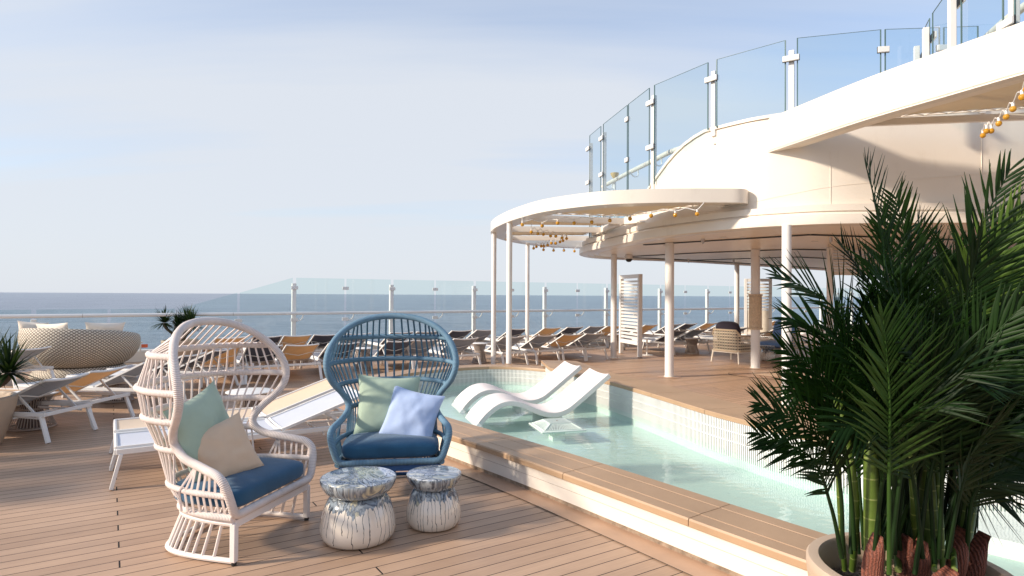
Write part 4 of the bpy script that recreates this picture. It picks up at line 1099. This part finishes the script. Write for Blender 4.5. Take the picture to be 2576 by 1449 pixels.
# ================================================================ armchairs
def armchair(loc,rz,seatm,backm,label):
    e=empty('wicker_armchair',loc,rz,label,'armchair','cane woven armchairs')
    w=.72; d=.74; e.scale=(1.08,1.08,1.05)
    def panel(pts,z0,z1,name):
        m=MB(); Ls=[0]
        for a,b_ in zip(pts,pts[1:]): Ls.append(Ls[-1]+math.hypot(b_[0]-a[0],b_[1]-a[1]))
        for i,(a,b_) in enumerate(zip(pts,pts[1:])):
            za=z1[i]; zb=z1[i+1]
            m.quad((a[0],a[1],z0),(b_[0],b_[1],z0),(b_[0],b_[1],zb),(a[0],a[1],za),[(Ls[i],z0),(Ls[i+1],z0),(Ls[i+1],zb),(Ls[i],za)])
        m.build(name,CANE,e,smooth=False); m=MB()
        m.tube([V((p[0],p[1],z)) for p,z in zip(pts,z1)],.022,8); m.tube([V((p[0],p[1],z0)) for p in pts],.016,8); m.build('woven_rim',M['rope_nat'],e)
    panel([(-w/2,-d/2),(-w/2,d/2-.06),(-w/2+.06,d/2),(w/2-.06,d/2),(w/2,d/2-.06),(w/2,-d/2)],.28,[.60,.64,.76,.76,.64,.60],'cane_shell')
    m=MB(); m.box((0,0,.26),(w-.02,d-.02,.04)); m.build('seat_frame',M['whitec'],e)
    for x in (-1,1):
        for y in (-1,1):
            m=MB(); m.tube([(x*(w/2-.03),y*(d/2-.03),.26),(x*(w/2+.0),y*(d/2+.0),.0)],[.022,.014],10); m.build('leg',M['whitec'],e)
    s=superq('seat_pad',.33,.33,.075,seatm,7,7,3.4); s.parent=e; s.location=(0,-.02,.36)
    b_=superq('back_pad',.30,.085,.27,backm,5,4,4); b_.parent=e; b_.location=(0,.24,.68); b_.rotation_euler=(R(-10),0,0)
    return e
def cane():
    t=NT('open_cane_weave'); uv=t.coord('UV'); sp=t.node('ShaderNodeSeparateXYZ',inp={0:uv})
    a=t.math('MULTIPLY',sp.outputs[0],15.0); b=t.math('MULTIPLY',sp.outputs[1],15.0)
    p=t.math('FRACT',t.math('ADD',t.math('ADD',a,b),100.0)); q=t.math('FRACT',t.math('ADD',t.math('SUBTRACT',a,b),100.0)); r=t.math('FRACT',t.math('ADD',t.math('MULTIPLY',b,1.0),.5))
    ds=[t.math('ABSOLUTE',t.math('SUBTRACT',v,.5)) for v in (p,q,r)]
    m=t.math('MAXIMUM',t.math('MAXIMUM',ds[0],ds[1]),ds[2]); solid=t.math('GREATER_THAN',m,.385)
    t.base((.76,.66,.50)); t.set(Roughness=.65); t.bump(m,.8,.01)
    tr=t.node('ShaderNodeBsdfTransparent'); mx=t.node('ShaderNodeMixShader',inp={0:solid,1:tr.outputs[0],2:t.b.outputs[0]}); t.link(mx.outputs[0],t.out.inputs[0]); return t.m
CANE=cane()
armchair((5.50,15.3,0),R(125),M['navyf'],M['navyf'],'cane armchair with dark plum cushions seen from behind under the canopy')
armchair((6.95,16.2,0),R(-62),M['midblue'],M['midblue'],'cane armchair with mid blue cushions between the rope-wrapped column and the palm')

# ================================================================ pool loungers
def pool_lounger(foot,label):
    a=V((.962,.272,0)); e=empty('pool_lounger',foot,math.atan2(a.y,a.x),label,'pool lounger','two white wave shaped pool loungers')
    prof=[(0,-.06,.0),(.06,.025,0),(.16,.13,0),(.30,.225,0),(.46,.262,0),(.62,.235,0),(.78,.165,0),(.95,.10,0),(1.10,.085,0),(1.24,.125,0),(1.38,.22,0),(1.60,.39,0),(1.84,.575,0)]
    C=catmull([(x,0,z) for x,z,_ in prof],6); m=MB(); w=.33; secs=[]
    for i,p in enumerate(C):
        t=(C[min(i+1,len(C)-1)]-C[max(i-1,0)]).normalized(); up=V((-t.z,0,t.x)); f=i/(len(C)-1)
        th=.075; sec=[]
        dish=.022+.02*f
        for k in range(9):
            v=2*k/8-1; sec.append(p+V((0,v*w,0))+up*(-dish*(1-v*v)))
        for k in range(9): 
            v=1-2*k/8; sec.append(p+V((0,v*(w-.012),0))-up*(th+.0*(1-v*v)))
        secs.append(sec)
    m.loft(secs); o=m.build('body',M['plastic'],e,ang=50,bevel=.012)
    m=MB(); m.box((1.08,0,-.13),(.26,.5,.26)); m.build('submerged_base',M['plastic'],e)
    return e
pool_lounger((-.55,8.18,.0),'white wave shaped pool lounger nearer the viewer, right one of the two in the water')
pool_lounger((-.83,9.14,.0),'white wave shaped pool lounger farther back, left one of the two in the water')

# ================================================================ planters and palms
def pot(name,loc,R0,H,label,rimw=.06,taper=.82,cat='planter'):
    e=empty(name,loc,0,label,cat)
    m=MB(); m.lathe([(.001,0),(R0*taper*.96,0),(R0*taper,.015),(R0*.97,H*.75),(R0,H*.93),(R0,H-.012),(R0-.008,H-.002),(R0-.018,H),(R0-rimw+.008,H),(R0-rimw,H-.010),(R0-rimw-.01,H-.16),(.001,H-.165)],64); m.build('pot_body',M['pot'],e,ang=40)
    return e
PP=V((1.60,2.50,0)); PH=.54
pot('large_planter',PP,.375,PH,'round clay coloured planter with thick rim at the lower right holding the big palm',rimw=.055)
# gravel
m=MB(); random.seed(3)
for k in range(900):
    a=random.uniform(0,2*math.pi); r=.30*math.sqrt(random.random()); c=V((r*math.cos(a),r*math.sin(a),random.uniform(-.004,.012))); s_=random.uniform(.007,.014)
    b0=len(m.v); q=Matrix.Rotation(random.uniform(0,6),3,(random.random(),random.random(),random.random()+.1))
    for v in ((1,0,0),(-1,0,0),(0,1,0),(0,-1,0),(0,0,1),(0,0,-1)): m.v.append(c+q@V((v[0]*s_*random.uniform(.7,1.2),v[1]*s_*random.uniform(.7,1.2),v[2]*s_*.8)))
    for f in ((0,2,4),(2,1,4),(1,3,4),(3,0,4),(2,0,5),(1,2,5),(3,1,5),(0,3,5)): m.face([b0+i for i in f])
m.poly([(.31*math.cos(2*math.pi*k/32),.31*math.sin(2*math.pi*k/32)) for k in range(32)],-.004)
o=m.build('gravel',M['pebble'],None,smooth=False,loc=PP+V((0,0,PH-.13))); tag(o,'brown pebbles covering the soil of the large planter',kind='stuff')

def frond_mesh(path,nl,llen,lw,mat,parent,face=0.0,rmax=.011,start=.34,seed=0,curl=1.0,name='frond'):
    rnd=random.Random(seed); P=catmull([tuple(p) for p in path],10); m=MB(); n=len(P)
    m.tube(P,[rmax*(1-.85*i/(n-1)) for i in range(n)],6)
    L=[0]
    for i in range(1,n): L.append(L[-1]+(P[i]-P[i-1]).length)
    tot=L[-1]
    def at_(s):
        i=0
        while i<n-2 and L[i+1]<s: i+=1
        k=(s-L[i])/max(1e-6,(L[i+1]-L[i])); return P[i].lerp(P[i+1],k),(P[i+1]-P[i]).normalized()
    # frond plane normal: blend of world up and viewer/outward direction
    for i in range(nl):
        f=start+(1-start)*(i/(nl-1))**.95; c,T=at_(tot*min(f,.999))
        Nn=V((math.sin(face),-math.cos(face),.65)); S=T.cross(Nn)
        if S.length<.05: S=T.cross(V((1,0,0)))
        S.normalize(); Nn=S.cross(T).normalized()
        g=(f-start)/(1-start); env=(math.sin(math.pi*min(1,.12+g*.80))**.6)*(1-.35*g)
        for sd in (-1,1):
            ll=llen*env*rnd.uniform(.86,1.1); spread=R(50-26*g+rnd.uniform(-9,9))
            D=(T*math.cos(spread)+S*sd*math.sin(spread)+Nn*rnd.uniform(.12,.38)).normalized()
            k=5; droop=curl*rnd.uniform(.5,1.5); wv=D.cross(Nn).normalized(); ww=lw*rnd.uniform(.85,1.1)
            b0=len(m.v); pos=c+T*rnd.uniform(-.006,.006); d=D.copy()
            for j in range(k+1):
                fj=j/k; wid=ww*(.35+1.1*fj if fj<.3 else (1-((fj-.3)/.7)**1.7)*.68+.0)*.5
                if j==k: wid=.0006
                m.v.append(pos+wv*wid-Nn*wid*.35); m.v.append(pos.copy()); m.v.append(pos-wv*wid-Nn*wid*.35)
                d=(d+V((0,0,-1))*(.055*droop)+T*.03).normalized(); pos=pos+d*(ll/k)
            for j in range(k):
                a=b0+3*j; m.face([a,a+1,a+4,a+3]); m.face([a+1,a+2,a+5,a+4])
    return m.build(name,mat,parent,ang=80)
palm=empty('areca_palm',PP+V((0,0,PH-.13)),0,'big dark green feathery palm filling the right side, with green canes and red brown sheaths','palm')
def pl(px,py,Y): return W(px,py,Y)-palm.location
def stemtube(pts,r,name='cane'):
    m=MB(); m.tube(catmull([tuple(p) for p in pts],6),r if not isinstance(r,(list,tuple)) else r,9); return m.build(name,M['stem'],palm,ang=60)
# thick canes
def thick(pts,rs):
    P=catmull([tuple(p) for p in pts],6); n=len(P); rr=[interp(i/(n-1),[k/(len(rs)-1) for k in range(len(rs))],rs) for i in range(n)]
    m=MB(); m.tube(P,rr,12); m.build('cane',M['stem'],palm,ang=60)
thick([pl(2195,1400,2.42),pl(2193,1290,2.42),pl(2190,1150,2.42),pl(2200,1000,2.45),pl(2210,850,2.5)],[.030,.030,.024,.018,.011])
thick([pl(2330,1420,2.5),pl(2335,1280,2.5),pl(2330,1120,2.5),pl(2335,950,2.5),pl(2340,800,2.5)],[.034,.036,.027,.018,.011])
thick([pl(2410,1420,2.6),pl(2430,1290,2.6),pl(2455,1140,2.6),pl(2470,980,2.6),pl(2480,820,2.6)],[.032,.034,.025,.017,.011])
thick([pl(2285,1440,2.72),pl(2285,1280,2.72),pl(2290,1100,2.72),pl(2300,900,2.7)],[.04,.042,.028,.014])
# fronds: (base px,py) (mid px,py) (bend px,py) (tip px,py), Y, Ytip, material, leaflet length
FR=[
((2205,1360),(2215,950),(2225,640),(2182,425),2.45,2.35,'leaf',.25,.2),
((2215,1360),(2260,950),(2290,700),(2255,500),2.55,2.5,'leaf',.25,-.2),
((2320,1360),(2330,950),(2330,720),(2310,560),2.6,2.6,'leaf',.25,.3),
((2340,1360),(2390,900),(2440,640),(2540,430),2.5,2.35,'leaf',.25,0),
((2340,1360),(2400,900),(2480,680),(2600,500),2.55,2.3,'leaf2',.24,0),
((2400,1380),(2470,900),(2560,700),(2700,640),2.6,2.5,'leaf',.25,.3),
((2190,1360),(2170,980),(2100,780),(1955,690),2.45,2.3,'leaf',.25,.0),
((2190,1370),(2160,1050),(2090,860),(1985,800),2.5,2.6,'leaf',.25,.2),
((2150,1380),(2130,1150),(2070,960),(1975,880),2.4,2.3,'leaf',.25,.1),
((2120,1390),(2110,1200),(2050,1090),(1915,1015),2.35,2.2,'leaf',.23,.0),
((2118,1400),(2090,1270),(2040,1150),(1912,1090),2.3,2.2,'leaf',.20,.1),
((2140,1390),(2135,1180),(2090,1040),(2000,950),2.5,2.7,'leaf',.24,.2),
((2236,1440),(2236,1200),(2238,1000),(2222,800),2.16,2.06,'leafmid',.24,.05),
((2300,1440),(2350,1150),(2440,980),(2600,930),2.3,2.2,'leaf',.25,.2),
((2430,1400),(2445,1250),(2500,1200),(2610,1165),2.4,2.3,'leaf',.24,.3),
((2350,1420),(2330,1100),(2300,850),(2200,680),2.35,2.2,'leaf',.26,.1),
((2230,1380),(2270,1100),(2360,900),(2500,860),2.4,2.3,'leaf',.26,.2),
((2260,1380),(2280,1080),(2250,820),(2120,620),2.6,2.6,'leaf',.26,.3),
((2360,1380),(2420,1050),(2520,880),(2680,850),2.7,2.7,'leaf',.26,.2),
((2290,1380),(2330,1000),(2370,800),(2420,640),2.65,2.7,'leaf',.26,-.2),
((2420,1380),(2480,1100),(2560,1000),(2700,980),2.5,2.3,'leaf',.26,.2),
((2240,1380),(2200,1100),(2140,950),(2050,900),2.7,2.9,'leaf',.25,.2),
((2300,1380),(2290,1000),(2270,800),(2230,650),2.8,2.9,'leaf',.26,0),
((2400,1380),(2400,1000),(2390,780),(2350,600),2.8,2.9,'leaf',.26,0),
((2200,1380),(2230,1150),(2290,1040),(2380,1010),2.3,2.1,'leaf',.24,.3),
((2320,1400),(2290,1180),(2220,1060),(2110,1080),2.3,2.15,'leaf',.24,.2),
((2440,1400),(2500,1000),(2580,760),(2680,560),2.8,2.8,'leaf',.26,0),
((2380,1400),(2430,1180),(2500,1090),(2600,1080),2.3,2.15,'leaf',.24,.3),
((2160,1390),(2140,1130),(2060,980),(1990,1000),2.6,2.7,'leaf',.24,.2),
((2270,1390),(2330,1120),(2420,800),(2470,600),2.45,2.3,'leaf',.26,0),
((2250,1390),(2240,1130),(2170,940),(2080,820),2.35,2.2,'leaf',.25,.1),
((2360,1400),(2370,1150),(2350,960),(2280,860),2.3,2.1,'leaf',.25,.1),
((2310,1400),(2360,1050),(2450,900),(2560,780),2.4,2.2,'leaf',.26,.1),
((2420,1400),(2450,1100),(2440,900),(2400,740),2.5,2.5,'leaf',.26,.1),
((2240,1400),(2290,1050),(2370,940),(2470,960),2.25,2.1,'leaf',.25,.2),
((2200,1400),(2190,1120),(2210,900),(2300,780),2.6,2.6,'leaf',.26,.2),
((2345,1400),(2400,1200),(2490,1060),(2620,1100),2.7,2.8,'leaf',.25,.2),
((2385,1400),(2450,1000),(2560,850),(2640,700),2.4,2.3,'leaf',.26,.1),
]
for i,(a,b_,c_,d_,y0,y1,mt,ll,fc) in enumerate(FR):
    ym=(y0+y1)/2; path=[pl(a[0],a[1],y0),pl(b_[0],b_[1],y0*.7+y1*.3),pl(c_[0],c_[1],ym*.6+y1*.4),pl(d_[0],d_[1],y1)]
    frond_mesh(path,34,ll*1.35,.0185,M[mt],palm,face=fc+random.Random(i).uniform(-.5,.5),rmax=.0095,start=.40,seed=i*7+1)
rq=random.Random(5)
for i in range(44):
    bx=rq.uniform(2170,2430); tx=rq.uniform(2080,2700); ty=rq.uniform(520,1120) if tx>2200 else rq.uniform(700,1100); y0=rq.uniform(2.4,2.75); y1=rq.uniform(2.2,3.0)
    path=[pl(bx,1380,y0),pl(bx*.7+tx*.3,1100,y0),pl(bx*.35+tx*.65,ty+130,(y0+y1)/2),pl(tx,ty,y1)]
    frond_mesh(path,30,.34,.018,M['leafmid' if i%7==3 else 'leaf'],palm,face=rq.uniform(-.7,.7),rmax=.009,start=.42,seed=900+i)
# extra bare canes at the foot
rn=random.Random(11)
for k in range(14):
    x=rn.uniform(2120,2450); stemtube([pl(x,1430,2.3+rn.random()*.5),pl(x+rn.uniform(-15,15),1250,2.35+rn.random()*.4),pl(x+rn.uniform(-40,40),1000,2.4+rn.random()*.3)],rn.uniform(.008,.014))
# sheaths
def sheath(px,py,Y,w,h,tilt,seed):
    b=pl(px,py,Y); m=MB(); n=8; rnd=random.Random(seed); rows=[]
    for i in range(n+1):
        f=i/n; row=[]
        wd=w*(1-.25*f) if f<.6 else w*.85*(1-(f-.6)/.4)**.8+.001
        for j in range(7):
            v=2*j/6-1; row.append(b+V((v*wd+tilt*f*h,-.045*(1-v*v)*(1+f*.3)+.006*math.sin(f*6+seed),h*f+(0.006*rnd.random()))))
        rows.append(row)
    o=0
    for r_ in rows: m.v+=r_
    for r_ in rows: m.v+=[p+V((0,.006,0)) for p in r_]
    q=7*(n+1)
    for i in range(n):
        for j in range(6):
            a=i*7+j; m.face([a,a+1,a+8,a+7]); m.face([q+a,q+a+7,q+a+8,q+a+1])
    m.build('sheath',M['sheath'],palm,ang=70)
for i,(px,py,Y,w,h,tl) in enumerate([(2197,1470,2.33,.042,.20,0),(2310,1475,2.40,.044,.19,0),(2395,1470,2.44,.04,.23,.12),(2440,1460,2.5,.035,.20,.2),(2285,1480,2.45,.035,.22,-.1),(2365,1490,2.25,.045,.10,.2)]): sheath(px,py,Y,w,h,tl,i)

def yucca(loc,heads,label,name='yucca_plant'):
    e=empty(name,loc,0,label,'yucca plant')
    rnd=random.Random(int(abs(loc[0])*100)); tr=MB(); lf_=MB()
    for (hx_,hy,hzz,sz) in heads:
        tr.tube(catmull([(hx_*.2,hy*.2,0),(hx_*.4,hy*.3,hzz*.4),(hx_*.9,hy*.9,hzz*.75),(hx_,hy,hzz)],4),.035,8)
        for k in range(120):
            a=rnd.uniform(0,2*math.pi); el=rnd.uniform(-.35,1.5); D=V((math.cos(a)*math.cos(el),math.sin(a)*math.cos(el),math.sin(el))); ll=sz*rnd.uniform(.8,1.1)
            S=D.cross(V((0,0,1))); S=S.normalized() if S.length>.05 else V((1,0,0)); pos=V((hx_,hy,hzz))+D*.03; b0=len(lf_.v); d=D.copy()
            for j in range(5):
                f=j/4; w=.016*sz/.4*(1-f**1.5)+.0005; lf_.v+= [pos+S*w,pos-S*w]; d=(d+V((0,0,-.10))).normalized(); pos=pos+d*ll/4
            for j in range(4): lf_.face([b0+2*j,b0+2*j+1,b0+2*j+3,b0+2*j+2])
    tr.build('trunk',M['trunk'],e); lf_.build('leaves',M['yucca'],e,smooth=False)
pot('round_planter',(-5.72,6.5,0),.44,.52,'clay coloured planter cut by the left edge of the picture',.05,.72)
yucca((-5.72,6.5,.42),[(.50,-.05,.36,.40),(.12,.2,.42,.42),(-.3,-.2,.5,.45)],'spiky dark yucca growing from the planter at the left edge')
pot('round_planter',(-8.0,15.0,0),.42,.49,'clay coloured planter behind the top of the pale chair',.05,.8)
yucca((-8.0,15.0,.40),[(-.40,0,.50,.40),(.10,.1,.50,.46),(.32,-.1,.45,.42),(-.05,0,.4,.40)],'spiky dark yucca in the far planter behind the pale chair top')

# small white davit with orange flag by the rail
dv_=empty('rail_marker',SN(-1.55+.35,FN-.25),math.atan2(U.y,U.x),'small white bracket with an orange reflector strip by the rail at left','rail marker')
dv_.location=W(355,905,14.6); dv_.location.z=.0
m=MB(); m.poly([(-.16,-.03),(.03,-.03),(.03,.03),(-.16,.03)],.0,.02); m.bar((0,0,0),(0,0,.46),.035,.035,(1,0,0)); m.bar((-.13,0,.02),(0,0,.24),.03,.03,(0,1,0)); m.bar((-.14,0,.46),(.05,0,.46),.05,.02); m.build('bracket',M['whitec'],dv_)
m=MB(); m.box((.085,0,.37),(.13,.02,.08)); m.build('reflector',M['orange'],dv_,bevel=.004)
# tan panel at the right edge
tp_=empty('tan_frame_panel',(2.62,3.0,.27),R(-12),'tan flat panel with grooved edge cut off by the right border above the pool','panel')
m=MB(); m.box((.18,0,.17),(.50,.05,.34)); m.build('panel',M['pot'],tp_,bevel=.01); m=MB(); m.box((-.02,-.027,.15),(.012,.006,.26)); m.build('groove',M['trim'],tp_)

# unseen solid panels added left of the view to shade the left deck
for k,(y_,w_) in enumerate(((3.62,.62),(4.32,.60),(4.92,.42))):
    ws=empty('shade_panel',(-8.5,y_,0),R(90),'plain cream panel added unseen beyond the left border to cast shade, %s from the viewer'%('nearest','middle one','farthest')[k],'added shade panel')
    m=MB(); m.box((0,0,1.3),(w_,.05,2.6)); m.build('panel',M['whitec'],ws,bevel=.005); m=MB(); m.box((0,0,.02),(w_+.04,.12,.04)); m.build('foot',M['whitec'],ws)
